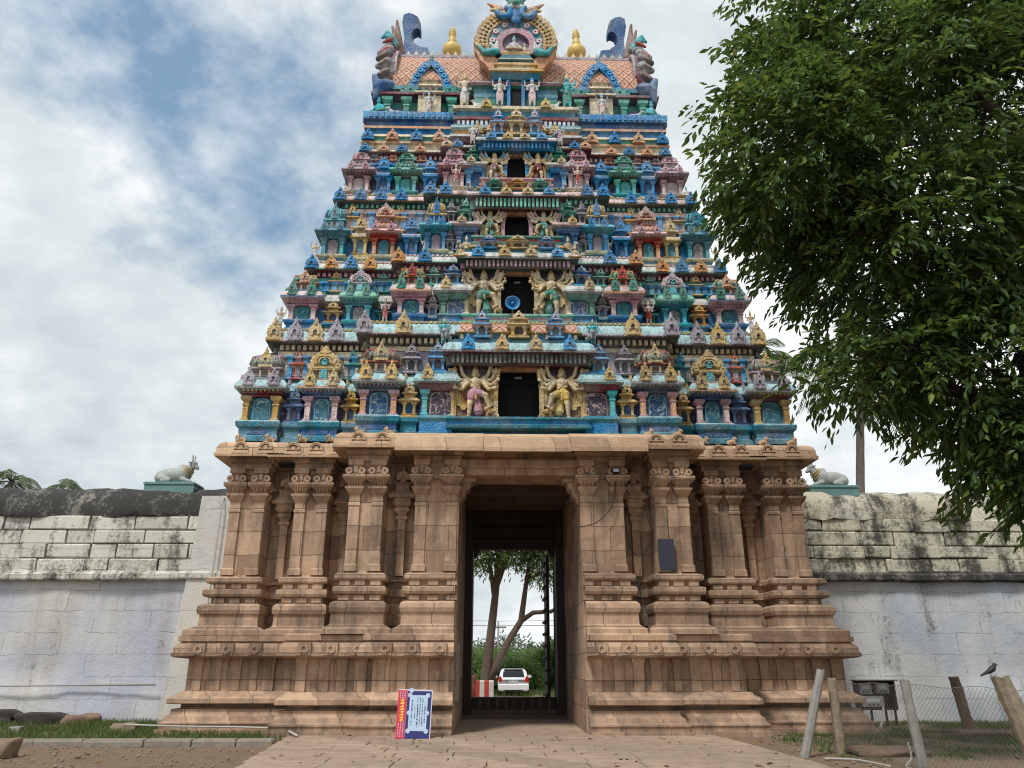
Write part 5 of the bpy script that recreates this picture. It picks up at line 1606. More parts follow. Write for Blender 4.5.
LW = wall_thing('compound_wall', 'whitewashed stone wall with a blackened top and a smooth bluish lower half, beside dug earth and grass', -1, 8.15, 34, 11)
RW = wall_thing('compound_wall', 'whitewashed stone wall with a mottled grey top, behind the meter box and the wire fence', 1, 7.95, 34, 12)
m = MB()                                              # pale sloping buttress where the left wall meets the tower
m.add([(-10.3, 24.3, -.1), (-7.9, 24.3, -.1), (-7.9, 24.3, 6.62), (-9.95, 24.42, 6.62), (-10.02, 24.4, 4.9), (-10.3, 24.6, -.1), (-7.9, 24.9, -.1), (-7.9, 24.9, 6.62), (-9.95, 24.9, 6.62), (-10.02, 24.9, 4.9)],
      [(0, 1, 2, 3, 4), (2, 7, 8, 3), (3, 8, 9, 4), (4, 9, 5, 0)], 0)
build('buttress', m, [wall_mat('pale_buttress', (206, 202, 192), (186, 188, 198), (150, 136, 112), (74, 68, 62), -0.12, .5)], LW)
m = MB()
m.tube([(-9.28, 24.2, .2), (-9.25, 24.2, 3), (-9.22, 24.22, 6.3), (-9.2, 24.6, 6.9)], .025, 6, 0)
build('conduit', m, [simple('grey_conduit', (170, 168, 160), .6)], LW)
m = MB()
m.tube([(-22, 24.33, 1.02), (-15, 24.34, 1.0), (-10.5, 24.33, 1.03)], .025, 6, 0)
build('pipe', m, [simple('grey_conduit', (170, 168, 160), .6)], LW)


# ------------------------------------------------------------------ bull statues on the walls
def bull(x, y, z, s, label):
    o = empty('bull_statue', (x, y, z))
    tag(o, label, 'statue')
    m = MB()
    m.rprof(-.8, .8, -.4, .4, [(0, 0, -.2, 0), (0, 0, .06, 0), (.03, .03, .08, 0), (.03, .03, .14, 0), (-.02, -.02, .17, 0)])
    build('plinth', m, [simple('faded_green', (104, 142, 142), .7, 0, .3, 4, .1)], o, (x, y, z))
    pr = [('e', (-.12 * s, 0, .46), (.5, .3, .27), 0), ('e', (-.4 * s, 0, .42), (.27, .29, .24), 0), ('e', (.2 * s, 0, .5), (.3, .28, .28), 0), ('e', (.17 * s, 0, .74), (.13, .1, .12), 0),
          ('c', (.3 * s, 0, .55), (.47 * s, 0, .76), .21, .14, 0), ('e', (.54 * s, 0, .86), (.13, .1, .12), 0), ('c', (.58 * s, 0, .82), (.68 * s, 0, .74), .085, .065, 0),
          ('c', (.52 * s, .07, .95), (.52 * s, .1, 1.08), .035, .015, 0), ('c', (.52 * s, -.07, .95), (.52 * s, -.1, 1.08), .035, .015, 0), ('c', (.49 * s, .1, .89), (.45 * s, .2, .88), .035, .025, 0), ('c', (.49 * s, -.1, .89), (.45 * s, -.2, .88), .035, .025, 0),
          ('c', (.3 * s, -.2, .34), (.58 * s, -.24, .26), .08, .055, 0), ('c', (.3 * s, .2, .34), (.58 * s, .24, .26), .08, .055, 0), ('c', (-.35 * s, -.24, .36), (-.1 * s, -.3, .28), .13, .07, 0), ('c', (-.1 * s, -.3, .28), (-.3 * s, -.33, .26), .06, .05, 0)]
    link('body', fuse('bull_body', pr, .022, [simple('bull_grey', (168, 172, 168), .7, 0, .3, 3, .1)]), o, (x, y, z - .06)).scale = (1.0, 1.0, 1.05)
    for c_, rr_ in (((.335 * s, 0, .595), .215), ((.385 * s, 0, .655), .195), ((.43 * s, 0, .712), .172)):
        m = MB()
        ax = Vector((.63 * s, 0, .77))
        pu, pv = Vector((0, 1, 0)), Vector((-.77 * s, 0, .63))
        m.tube([Vector(c_) + (pu * math.cos(R(a)) + pv * math.sin(R(a))) * rr_ for a in range(0, 361, 20)], .022, 6, 0)
        build('collar', m, [simple('collar_yellow', (188, 168, 108), .7, 0, .25, 3, .1)], o, (x, y, z - .06)).scale = (1.0, 1.0, 1.05)
    for q in (-1, 1):
        e = MB()
        e.lathe(.585 * s, q * .088, [(.006, -.016), (.018, 0), (.006, .016)], 8, 0, z0=.87)
        build('eye', e, ['black'], o, (x, y, z - .06)).scale = (1.0, 1.0, 1.05)
        h = MB()
        h.tube([(.52 * s, q * .1, 1.06), (.52 * s, q * .11, 1.13), (.525 * s, q * .09, 1.17)], [.02, .016, .004], 6, 0)
        build('horn_tip', h, ['dark'], o, (x, y, z - .06)).scale = (1.0, 1.0, 1.05)
    return o


bull(-11.25, 25.3, 7.02, 1, 'grey seated bull statue with yellow collars on the black topped wall')
bull(10.62, 25.3, 7.02, -1, 'pale seated bull statue on a teal plinth beside the bare shrub and palm trunk')

# ------------------------------------------------------------------ loudspeaker on the second tier
o = empty('horn_loudspeaker', (-.16, 20.72, 11.42))
tag(o, 'blue horn loudspeaker standing in the second doorway opening from below', 'loudspeaker')
m = MB()
pf = [(.03, .3), (.05, .22), (.07, .14), (.12, .07), (.175, .02), (.22, 0), (.23, -.015), (.21, -.012), (.165, .025), (.1, .085), (.055, .15), (.01, .16)]
vs, fs = [], []
nn = 24
for r_, d_ in pf:
    for k in range(nn):
        a = 2 * math.pi * k / nn
        vs.append((r_ * math.cos(a), d_, .3 + r_ * math.sin(a)))
for i in range(len(pf) - 1):
    for k in range(nn):
        j = (k + 1) % nn
        fs.append((i * nn + k, i * nn + nn + k, i * nn + nn + j, i * nn + j))
m.add(vs, fs, 0, True)
SPK = simple('blue_enamel', (44, 120, 176), .4, 0, .2, 8, .05)
build('horn', m, [SPK], o, (-.16, 20.72, 11.42))
m = MB()
m.lathe(0, .04, [(.015, -.03), (.05, -.02), (.055, .02), (.02, .05)], 12, 0, z0=.3)
build('driver_tip', m, ['lblue'], o, (-.16, 20.72, 11.42))
m = MB()
m.tube([(0, .2, 0), (0, .2, .28)], .02, 6, 0)
m.box(-.08, .08, .14, .26, 0, .02, 0)
build('bracket', m, [WIRE], o, (-.16, 20.72, 11.42))

# ------------------------------------------------------------------ sign board leaning on the plinth
def sign():
    o = empty('notice_board', (-2.41, 18.52, .055))
    tag(o, 'red and blue notice board lying on its side against the stone plinth', 'sign')
    W_, H_ = .76, 1.02
    tilt = (R(-11), R(1.5), R(3))
    rm = Euler(tilt).to_matrix()

    def p(name, mb, mats, parent, off=(0, 0, 0)):
        ob = build(name, mb, mats, parent, Vector((-2.41, 18.52, .055)))
        ob.rotation_euler = tilt if parent is o else (0, 0, 0)
        return ob
    navy = simple('navy_print', (34, 40, 108), .45, 0, .15, 4, 0)
    pink = simple('crimson_print', (206, 44, 74), .45, 0, .15, 4, 0)
    sky_ = simple('pale_print', (176, 200, 222), .45, 0, .1, 4, 0)
    yel = simple('yellow_print', (236, 190, 70), .45, 0, .1, 4, 0)
    wh = simple('white_metal', (206, 208, 212), .5, 0, .15, 4, 0)
    m = MB()
    m.rprof(-W_ / 2, W_ / 2, 0, .03, [(0, 0, 0, 0), (0, 0, H_, 0)])
    b = p('board', m, [wh], o)
    m = MB()
    m.box(-W_ / 2 + .2, W_ / 2 - .02, -.004, 0, .0, H_ - .03, 0)
    p('blue_field', m, [navy], b)
    m = MB()
    m.box(-W_ / 2, -W_ / 2 + .195, -.004, 0, .0, H_ - .02, 0)
    p('red_band', m, [pink], b)
    r = random.Random(4)
    m = MB()
    z = .36
    while z < .78:
        h = r.uniform(.03, .06)
        m.box(-W_ / 2 + .07 + r.uniform(0, .02), -W_ / 2 + .15 - r.uniform(0, .02), -.007, -.004, z, z + h, 0)
        m.box(-W_ / 2 + .05, -W_ / 2 + .075, -.007, -.004, z + .005, z + h * .5, 0)
        z += h + .014
    for x in (.04, .09, .14):
        z = .04
        while z < .98:
            if not .33 < z < .8:
                m.box(-W_ / 2 + x, -W_ / 2 + x + .016, -.0065, -.004, z, z + .025, 1)
            z += r.uniform(.035, .05)
    p('heading', m, [yel, sky_], b)
    m = MB()
    m.box(-.12, .28, -.008, -.004, .16, .9, 0)
    for x, z in ((-.12, .16), (.28, .16), (-.12, .9), (.28, .9), (-.12, .53), (.28, .53)):
        m.prism([(x + .05 * math.cos(R(a)), z + .05 * math.sin(R(a))) for a in range(0, 360, 30)], -.0075, -.004, 0)
    m.prism([(-.09 + .05 * math.cos(R(a)), 1.0 + .05 * math.sin(R(a))) for a in range(0, 360, 30)], -.0075, -.004, 0)
    pl = p('text_panel', m, [sky_], b)
    m = MB()
    for x, z0, z1 in ((-.07, .28, .8), (0.0, .42, .66), (.055, .24, .84), (.11, .3, .82), (.165, .26, .82), (.22, .34, .76)):
        z = z0
        while z < z1:
            h = r.uniform(.015, .04)
            m.box(x, x + r.choice((.012, .02, .026)), -.011, -.008, z, z + h, 0)
            z += h + r.choice((.008, .01, .028))
    p('text_lines', m, [navy], b)


sign()

# ------------------------------------------------------------------ small fittings on the tower front
o = empty('floodlight', (2.52, 19.72, 6.3))
tag(o, 'small floodlight under the right end of the canopy slab with hanging cables', 'floodlight')
m = MB()
m.rprof(-.09, .09, -.1, .02, [(0, 0, 0, 0), (.02, .02, .1, 0), (0, 0, .14, 0)])
build('housing', m, [CABLE], o, (2.52, 19.72, 6.3))
m = MB()
m.box(-.075, .075, -.125, -.1, .02, .1, 0)
build('lens', m, [simple('lamp_lens', (190, 200, 206), .2)], o, (2.52, 19.72, 6.3))
m = MB()
m.tube([(0, .05, .1), (0, .2, .2), (0, .25, .1)], .015, 5, 0)
build('arm', m, [CABLE], o, (2.52, 19.72, 6.3))


def cable(name, label, pts, r=.012, mat=CABLE, cat='cable'):
    m = MB()
    pts = [Vector(p) for p in pts]
    sm = []
    for i in range(len(pts) - 1):
        a = pts[max(i - 1, 0)]
        b, c = pts[i], pts[i + 1]
        d = pts[min(i + 2, len(pts) - 1)]
        for k in range(6):
            t = k / 6
            sm.append(.5 * ((2 * b) + (c - a) * t + (2 * a - 5 * b + 4 * c - d) * t * t + (3 * b - 3 * c + d - a) * t ** 3))
    sm.append(pts[-1])
    m.tube(sm, r, 6, 0)
    return tag(build(name, m, [mat]), label, cat)


cable('sagging_cable', 'thin black cable drooping from the floodlight to the doorway jamb', [(2.5, 19.75, 6.32), (2.45, 19.7, 5.6), (2.1, 19.72, 5.1), (1.6, 19.72, 4.9), (1.35, 19.8, 5.0)])
cable('looped_cable', 'black cable looping from the canopy end down across the recess', [(3.35, 19.6, 6.9), (3.36, 19.7, 6.2), (3.3, 19.85, 5.3), (3.42, 19.8, 4.7), (3.1, 20.0, 4.2), (2.85, 20.2, 4.6), (2.8, 20.2, 5.6)])
cable('hanging_cable', 'black cable running down the right recess to the plinth', [(3.1, 20.1, 3.9), (3.05, 20.0, 3.3), (3.15, 19.7, 2.7), (3.1, 19.5, 2.35)])
PVC = simple('white_pipe', (176, 174, 168), .5, 0, .15, 5, 0)
cable('white_pipe', 'long white pipe lying along the foot of the left plinth above the grass', [(-9.55, 20.5, .22), (-8, 20.2, .2), (-6.5, 19.9, .2), (-5.25, 19.55, .18)], .02, PVC, 'pipe')
cable('pipe_offcut', 'short white pipe lying slanted at the corner of the paving', [(-5.35, 19.5, .14), (-5.0, 18.85, .1)], .03, PVC, 'pipe')

# ------------------------------------------------------------------ left verge: kerb stones, rubble, boulders
m = MB()
x = -30.0
r = random.Random(5)
K = empty('kerb', (-12, 17.7, 0))
tag(K, kind='structure')
while x < -5.2:
    w = min(r.uniform(.9, 1.9), -5.2 - x)
    m.rprof(x + .012, x + w - .012, 17.5 + r.uniform(-.03, .03), 17.85, [(0, 0, -.1, 0), (0, 0, .1 + r.uniform(-.02, .02), 0), (-.03, -.03, .14, 0)])
    x += w
build('kerb_stones', m, [stone_mat('kerb_granite', (120, 112, 100), (160, 150, 136), (70, 64, 58), 3, 3, .4)], K)


def rock(name, label, at, sz, mat, seed, cat='stone', rz=0):
    r_ = random.Random(seed)
    bm = bmesh.new()
    bmesh.ops.create_icosphere(bm, subdivisions=3, radius=1)
    off = Vector((r_.uniform(0, 50), r_.uniform(0, 50), r_.uniform(0, 50)))
    from mathutils import noise as mn
    for v in bm.verts:
        q = v.co.copy()
        d = 1 + .35 * mn.noise(q * 1.3 + off) + .12 * mn.noise(q * 4 + off)
        for ax in range(3):
            q[ax] = max(-.72, min(.72, q[ax])) * 1.25
        v.co = Vector((q.x * sz[0], q.y * sz[1], q.z * sz[2])) * d
    me = bpy.data.meshes.new(name)
    bm.to_mesh(me)
    bm.free()
    me.materials.append(mat)
    for p in me.polygons:
        p.use_smooth = True
    return tag(link(name, me, None, at, (0, 0, rz)), label, cat)


SAND = simple('sandy_boulder', (138, 116, 98), .9, 0, .4, 5, .6)
rock('boulder', 'brown slanted boulder in the grass at the wall corner', (-9.7, 20.9, .08), (.32, .26, .15), SAND, 3)
rock('boulder', 'pinkish brown stone heap against the foot of the left wall', (-12.3, 24.0, .05), (.5, .32, .22), SAND, 9)
rock('stone_block', 'pale squared stone at the left end of the kerb', (-9.7, 15.75, .12), (.28, .3, .2), SAND, 5, 'stone')
DARKROCK = simple('dark_rubble', (62, 58, 56), .95, 0, .5, 6, .7)
rock('dark_slab', 'dark stone slab leaning at the foot of the blackened wall', (-14.9, 23.9, .15), (1.0, .4, .26), DARKROCK, 21)
rock('dark_slab', 'low dark slab between the leaning slab and the boulder', (-13.3, 23.8, .12), (.7, .3, .2), DARKROCK, 23, rz=.3)
rock('small_rock', 'small grey stone lying in the left grass', (-12.4, 21.0, .06), (.16, .14, .1), CONCRETE, 33)
rock('stone_slab', 'flat reddish slab on the ground by the standing granite post', (10.6, 19.1, .05), (.8, .5, .12), GRANITE_RED, 41)
rock('stone_slab', 'broken brown slab on the ground beside the upright post by the paving', (6.6, 15.6, .05), (.7, .5, .1), GRANITE_RED, 43)


def grass(name, area, n, hmin, hmax, seed, dens=None):
    g = np.random.default_rng(seed)
    x0, x1, y0, y1 = area
    xy = np.stack([g.uniform(x0, x1, n), g.uniform(y0, y1, n)], 1)
    from mathutils import noise as mn
    keep = np.array([mn.noise(Vector((a * .9, b * .9, seed))) + .5 * mn.noise(Vector((a * 2.6, b * 2.6, seed + 9))) for a, b in xy])
    xy = xy[keep + (dens if dens is not None else 0) > g.uniform(-.25, .35, n)]
    n = len(xy)
    h = g.uniform(hmin, hmax, n)
    an = g.uniform(0, 2 * np.pi, n)
    w = g.uniform(.008, .018, n)
    lean = g.normal(0, .45, (n, 2)) * h[:, None]
    b0 = np.stack([xy[:, 0] - w * np.cos(an), xy[:, 1] - w * np.sin(an), np.full(n, -.02)], 1)
    b1 = np.stack([xy[:, 0] + w * np.cos(an), xy[:, 1] + w * np.sin(an), np.full(n, -.02)], 1)
    tp = np.stack([xy[:, 0] + lean[:, 0], xy[:, 1] + lean[:, 1], h], 1)
    V = np.stack([b0, b1, tp], 1).reshape(-1, 3)
    return raw_mesh(name, V, np.arange(3 * n).reshape(-1, 3), GRASS)


def raw_mesh(name, V, F, mat, smooth=False):
    me = bpy.data.meshes.new(name)
    me.vertices.add(len(V))
    me.vertices.foreach_set('co', np.asarray(V, dtype=np.float32).ravel())
    k = F.shape[1]
    me.loops.add(F.size)
    me.loops.foreach_set('vertex_index', F.astype(np.int32).ravel())
    me.polygons.add(len(F))
    me.polygons.foreach_set('loop_start', np.arange(0, F.size, k, dtype=np.int32))
    me.polygons.foreach_set('loop_total', np.full(len(F), k, dtype=np.int32))
    me.materials.append(mat)
    me.update(calc_edges=True)
    if smooth:
        me.polygons.foreach_set('use_smooth', np.ones(len(F), dtype=bool))
    return me


tag(link('grass', grass('grass', (-17, -5.35, 17.95, 24.3), 42000, .04, .2, 2, .12)), kind='stuff')
tag(link('grass', grass('grass', (5.6, 16, 14.5, 24.2), 42000, .03, .14, 4, -.06)), kind='stuff')
tag(link('grass', grass('grass', (-6, 7, 43, 60), 30000, .08, .35, 6, .2)), kind='stuff')
m = MB()
r = random.Random(8)
for k in range(1500):                                 # loose pebbles and crumbs of earth
    x = r.uniform(-12, 11)
    y = r.uniform(13, 20) if (x < -5.2 or x > 5) else r.uniform(13, 13.5)
    q = r.uniform(.008, .03)
    m.lathe(x, y, [(q * .7, -.01), (q, q * .4), (q * .6, q * .9), (q * .1, q)], 5, 0, sx=r.uniform(.7, 1.4), z0=.02)
tag(build('gravel', m, [simple('pebble', (150, 134, 116), .9, 0, .4, 3, 0)]), kind='stuff')


# ------------------------------------------------------------------ fence posts, wire netting, bird, meter box
def post(label, base, top, w, mat, seed, square=True):
    r_ = random.Random(seed)
    base, top = Vector(base), Vector(top)
    n = 12
    m = MB()
    d = top - base
    k = 8
    vs, fs = [], []
    for i in range(n + 1):
        c = base + d * i / n
        for j in range(k):
            a = 2 * math.pi * (j + .5) / k
            ca, sa = math.cos(a), math.sin(a)
            rr = w * (1.0 / max(abs(ca), abs(sa))) * .86 * (1 + r_.uniform(-.09, .09)) * (1.0 - .12 * i / n)
            vs.append((c.x + ca * rr, c.y + sa * rr, c.z + (r_.uniform(-.03, .03) if i == n else 0)))
    for i in range(n):
        for j in range(k):
            q = (j + 1) % k
            fs.append((i * k + j, i * k + q, i * k + k + q, i * k + k + j))
    fs.append(tuple(range(n * k, n * k + k)))
    m.add(vs, fs, 0, False)
    return tag(build('fence_post', m, [mat]), label, 'post', 'fence posts on the right')


post('slanted grey granite strut leaning against the first fence post', (4.95, 15.3, -.15), (5.53, 15.35, 1.5), .1, CONCRETE, 1)
post('upright pale granite post beside the slanted strut', (5.82, 15.6, -.15), (5.82, 15.62, 1.33), .1, GRANITE, 2)
post('thin whitish concrete post in front of the meter box', (6.0, 13.0, -.15), (5.9, 13.0, 1.36), .085, CONCRETE, 3)
post('distant reddish granite post between the meter box and the bird', (11.15, 20.5, -.15), (10.96, 20.5, 1.3), .15, GRANITE_RED, 4)
post('thick broken granite post with a bird perched on top', (6.62, 11, -.15), (6.22, 11, 1.43), .15, GRANITE, 5)

line = [Vector((5.82, 15.6, 0)), Vector((5.92, 13.05, 0)), Vector((6.3, 11.1, 0)), Vector((7.4, 10.2, 0))]
seg = [(a, b, (b - a).length) for a, b in zip(line, line[1:])]
tot = sum(q[2] for q in seg)


def on_line(u):
    for a, b, L in seg:
        if u <= L:
            return a + (b - a) * u / L
        u -= L
    return line[-1]


m = MB()
pitch, H = .085, 1.22
for fam in (1, -1):
    k = int((tot + H) / pitch) + 1
    for i in range(k):
        u0 = i * pitch - (H if fam > 0 else 0)
        pts = []
        for j in range(9):
            v = H * j / 8
            u = u0 + fam * v
            if 0 <= u <= tot:
                q = on_line(u)
                sag = .03 * math.sin(u * 2.1 + v)
                pts.append((q.x + sag + fam * .003, q.y, .06 + v))
        if len(pts) > 1:
            m.tube(pts, .0024, 3, 0, False)
net = build('wire_netting', m, [WIRE])
tag(net, 'rusty diamond wire netting strung between the granite posts', 'wire fence')
m = MB()
for z in (.1, 1.28):
    m.tube([tuple(on_line(tot * k / 30) + Vector((0, 0, z + .02 * math.sin(k)))) for k in range(31)], .004, 4, 0)
build('strand', m, [WIRE], net)

pr = [('c', (.0, 0, .08), (-.055, 0, .115), .035, .042, 0), ('c', (-.055, 0, .12), (-.085, 0, .155), .03, .025, 0), ('e', (-.09, 0, .165), (.028, .025, .025), 0), ('c', (.03, 0, .07), (.125, 0, .025), .024, .012, 0)]
b = fuse('bird', [(q[0], (-q[1][0], q[1][1], q[1][2]), (-q[2][0], q[2][1], q[2][2]) if q[0] == 'c' else q[2], *q[3:]) for q in pr], .009, [simple('black_plumage', (34, 32, 32), .6, 0, .3, 30, 0)])
bird = link('bird', b, None, (6.07, 10.98, 1.425), (0, 0, 0), (1.0, 1.0, 1.0))
tag(bird, 'small black bird perched on the broken granite post', 'bird')
m = MB()
m.tube([(.115, 0, .168), (.145, 0, .16)], [.009, .002], 6, 0)
build('beak', m, ['dark'], bird, (6.07, 10.98, 1.425))
m = MB()
for q in (-1, 1):
    m = MB()
    m.tube([(.01, q * .015, .06), (.012, q * .016, .0)], .004, 5, 0)
    m.tube([(.0, q * .016, .0), (.035, q * .018, -.002)], .004, 5, 0)
    build('leg', m, ['dark'], bird, (6.07, 10.98, 1.425))

BX = (9.86, 22.6, 0)
o = empty('meter_box', BX)
tag(o, 'dark wooden box of electricity meters on thin legs before the right wall', 'meter box')
m = MB()
for q in ((-.52, -.48, -.16, .14), (.48, .52, -.16, .14)):
    m.box(*q, .46, 1.16, 0)
m.box(-.52, .52, .1, .14, .46, 1.16, 0)
m.box(-.52, .52, -.16, .14, .42, .46, 0)
m.rprof(-.58, .58, -.24, .16, [(0, 0, 1.16, 1), (0, 0, 1.19, 1)])
build('cabinet', m, [WOOD_DARK, WOOD_GREY], o, BX)
GR = simple('meter_grey', (150, 152, 150), .5)
for x, z, w, h in ((-.26, .82, .34, .28), (.22, .84, .36, .26), (-.1, .5, .6, .26)):
    m = MB()
    m.rprof(x - w / 2, x + w / 2, -.06, .1, [(0, 0, z, 0), (0, 0, z + h, 0), (-.01, -.01, z + h + .01, 0)])
    m.box(x - w * .3, x + w * .3, -.066, -.06, z + h * .45, z + h * .8, 1)
    for k in range(3):
        m.box(x - w * .25 + k * w * .2, x - w * .15 + k * w * .2, -.07, -.06, z + h * .12, z + h * .24, 2)
    build('meter', m, [GR, simple('meter_glass', (200, 206, 204), .2), CABLE], o, BX)
for x in (-.46, -.2, .2, .46):
    m = MB()
    m.box(x - .025, x + .025, -.1, -.05, -.1, .42, 0)
    build('leg', m, [WOOD_DARK], o, BX)
cable('meter_pipe', 'grey pipe slanting from the meter box into the grass', [(9.9, 22.3, .5), (9.75, 22.1, .25), (9.5, 21.8, .02)], .03, PVC, 'pipe')
cable('ground_pipe', 'thin white pipe bending up beside the whitish concrete post', [(5.2, 14.9, .03), (5.6, 14.5, .05), (5.75, 13.6, .05)], .018, PVC, 'pipe')
cable('garden_hose', 'white hose curving down behind the whitish concrete post', [(6.0, 13.4, .42), (6.02, 13.4, .2), (5.9, 13.35, .06), (6.2, 13.2, .03)], .016, PVC, 'hose')


# ------------------------------------------------------------------ trees
def leaves(centres, dirs, n_per, size, spread, droop, seed, width=.36):
    """leaf blades, each a folded pair of triangles, in sprays round the given twig ends"""
    g = np.random.default_rng(seed)
    N = len(centres) * n_per
    td = dirs * .9 + g.normal(0, .45, dirs.shape)            # each spray is a drooping twig with leaves to both sides
    td /= np.linalg.norm(td, axis=1)[:, None]
    tt_ = np.tile(np.linspace(0, 1, n_per), len(centres))[:, None]
    tw = np.repeat(td, n_per, 0)
    side = np.cross(tw, np.array([0, 0, 1.0]))
    side /= np.linalg.norm(side, axis=1)[:, None] + 1e-6
    sgn = np.tile(np.where(np.arange(n_per) % 2, 1.0, -1.0), len(centres))[:, None]
    tl = spread * 3.2
    c = np.repeat(centres, n_per, 0) + tw * tt_ * tl - np.array([0, 0, 1.0]) * (tt_ ** 2) * tl * droop * .7 + g.normal(0, spread * .22, (N, 3))
    d = tw * (.45 + .5 * tt_) + side * sgn * (.75 - .45 * tt_) + g.normal(0, .28, (N, 3))
    d[:, 2] -= droop * (.6 + .6 * tt_[:, 0])
    d /= np.linalg.norm(d, axis=1)[:, None]
    up = g.normal(0, .5, (N, 3)) + np.array([0, 0, 1.0])
    sd_ = np.cross(d, up)
    sd_ /= np.linalg.norm(sd_, axis=1)[:, None] + 1e-9
    nn_ = np.cross(sd_, d)
    L = size * g.uniform(.65, 1.25, N)[:, None]
    w = L * width
    b = c
    l_ = c + d * L * .42 + sd_ * w * .5 + nn_ * L * .06
    r_ = c + d * L * .42 - sd_ * w * .5 + nn_ * L * .06
    l2 = c + d * L * .74 + sd_ * w * .3 + nn_ * L * .02
    r2 = c + d * L * .74 - sd_ * w * .3 + nn_ * L * .02
    t_ = c + d * L - nn_ * L * .1
    V = np.stack([b, l_, l2, t_, r2, r_], 1).reshape(-1, 3)
    k = np.arange(N)[:, None] * 6
    F = np.concatenate([np.concatenate([k, k + 1, k + 2, k + 3], 1), np.concatenate([k, k + 3, k + 4, k + 5], 1)], 0)
    return V, F


def lobes_points(lobes, n, seed, shell=.35, holes=(), cut=-.42):
    g = np.random.default_rng(seed)
    from mathutils import noise as mn
    vol = np.array([a * b * c for _, (a, b, c), *_ in lobes]) ** .8
    wgt = np.array([q[2] if len(q) > 2 else 1.0 for q in lobes])
    pr_ = vol * wgt / (vol * wgt).sum()
    C, D = [], []
    tries = 0
    while len(C) < n and tries < n * 12:
        tries += 1
        i = g.choice(len(lobes), p=pr_)
        c, rad = np.array(lobes[i][0]), np.array(lobes[i][1])
        v = g.normal(0, 1, 3)
        v /= np.linalg.norm(v)
        rr = (shell + (1 - shell) * g.uniform()) ** .5
        q = c + v * rad * rr * (1 + .16 * mn.noise(Vector(v * 2.3 + c)))
        if mn.noise(Vector(q * .75) + Vector((seed, 0, 0))) + .8 * mn.noise(Vector(q * 1.7)) < cut:
            continue
        if any(np.linalg.norm((q - np.array(h)) / np.array(hr)) < 1.15 and g.uniform() > .02 for h, hr in holes):
            continue
        C.append(q)
        D.append(v * np.array([1, 1, .6]))
    return np.array(C), np.array(D)


def limb(m, p0, p1, r0, r1, seed, wob=.08, n=7, seg_=9):
    g = random.Random(seed)
    p0, p1 = Vector(p0), Vector(p1)
    L = (p1 - p0).length
    pts = [p0 + (p1 - p0) * i / seg_ + (Vector((g.uniform(-1, 1), g.uniform(-1, 1), g.uniform(-1, 1))) * wob * L if 0 < i < seg_ else Vector((0, 0, 0))) for i in range(seg_ + 1)]
    m.tube(pts, [r0 + (r1 - r0) * i / seg_ for i in range(seg_ + 1)], n, 0)
    return pts


T1 = empty('broadleaf_tree', (13.2, 13.4, 0))
tag(T1, 'huge dark green broadleaf tree hanging over the right wall from beyond the frame', 'tree')
m = MB()
limb(m, (13.2, 13.4, -.2), (12.6, 13.3, 5.0), .55, .4, 1, .02, 12)
build('trunk', m, [BARK], T1)
lobes = [((8.1, 13, 11.7), (4.2, 3.0, 3.4)), ((5.2, 12.7, 11.0), (1.5, 1.8, 1.7), 1.3), ((8.3, 13, 15.6), (3.5, 2.9, 2.8)), ((7.5, 13, 9.0), (2.85, 2.4, 1.5)), ((6.2, 13, 6.75), (1.25, 1.2, .6), 1.3), ((9.0, 13, 7.0), (2.6, 2.3, 1.9), 1.3),
         ((9.6, 12.6, 5.0), (2.0, 1.6, 1.25), 2.0), ((12.4, 13.2, 10), (3.6, 3.2, 5.5), .4), ((9.1, 10.4, 6.6), (.9, .9, 1.3), 1.4)]
bm_ = MB()
for i, q in enumerate(lobes):
    bm_ = MB()
    tgt = Vector(q[0])
    pts = limb(bm_, (12.6, 13.3, 4.6 + .25 * (i % 4)), tgt, .22, .06, 30 + i, .05)
    for j in range(7):
        a = Vector(pts[4 + j % 6])
        e = tgt + Vector((random.uniform(-.8, .8) * q[1][0], random.uniform(-.8, .8) * q[1][1], random.uniform(-.7, .7) * q[1][2]))
        limb(bm_, a, e, .05, .012, 80 + i * 9 + j, .06, 5, 6)
    build('branch', bm_, [BARK_DARK], T1)
holes = [((4.8, 13, 7.9), (1.6, 4, .66)), ((8.6, 13, 11.6), (.9, 5, .62)), ((9.5, 13, 11.3), (.65, 5, .45)), ((7.6, 13, 11.7), (.55, 5, .4)), ((9.0, 13, 10.5), (.7, 5, .7)), ((9.7, 13, 9.2), (.4, 4, .35)), ((7.0, 13, 13.6), (.4, 4, .35))]
C_, D_ = lobes_points(lobes, 7000, 5, .25, holes, -.24)
V_, F_ = leaves(C_, D_, 13, .22, .2, .5, 6, .38)
link('crown', raw_mesh('crown', V_, F_, LEAF_BIG, True), T1)
T1.children[-1].location = -T1.location


g_ = np.random.default_rng(77)
lc = np.stack([np.concatenate([g_.uniform(-11, 7.5, 150), g_.uniform(5, 11, 120)]), np.concatenate([g_.uniform(13, 19.2, 150), g_.uniform(13, 23, 120)]), np.full(270, .075)], 1)
lc[np.abs(lc[:, 0]) > 5.0, 2] = .03
V_, F_ = leaves(lc, np.stack([g_.normal(0, 1, 270), g_.normal(0, 1, 270), np.zeros(270)], 1), 1, .13, .01, .05, 78, .4)
V_[:, 2] = np.clip(V_[:, 2], .02, .1)
tag(link('fallen_leaves', raw_mesh('fallen_leaves', V_, F_, simple('dry_leaf', (128, 96, 58), .8, 0, .4, 3, 0))), kind='stuff')


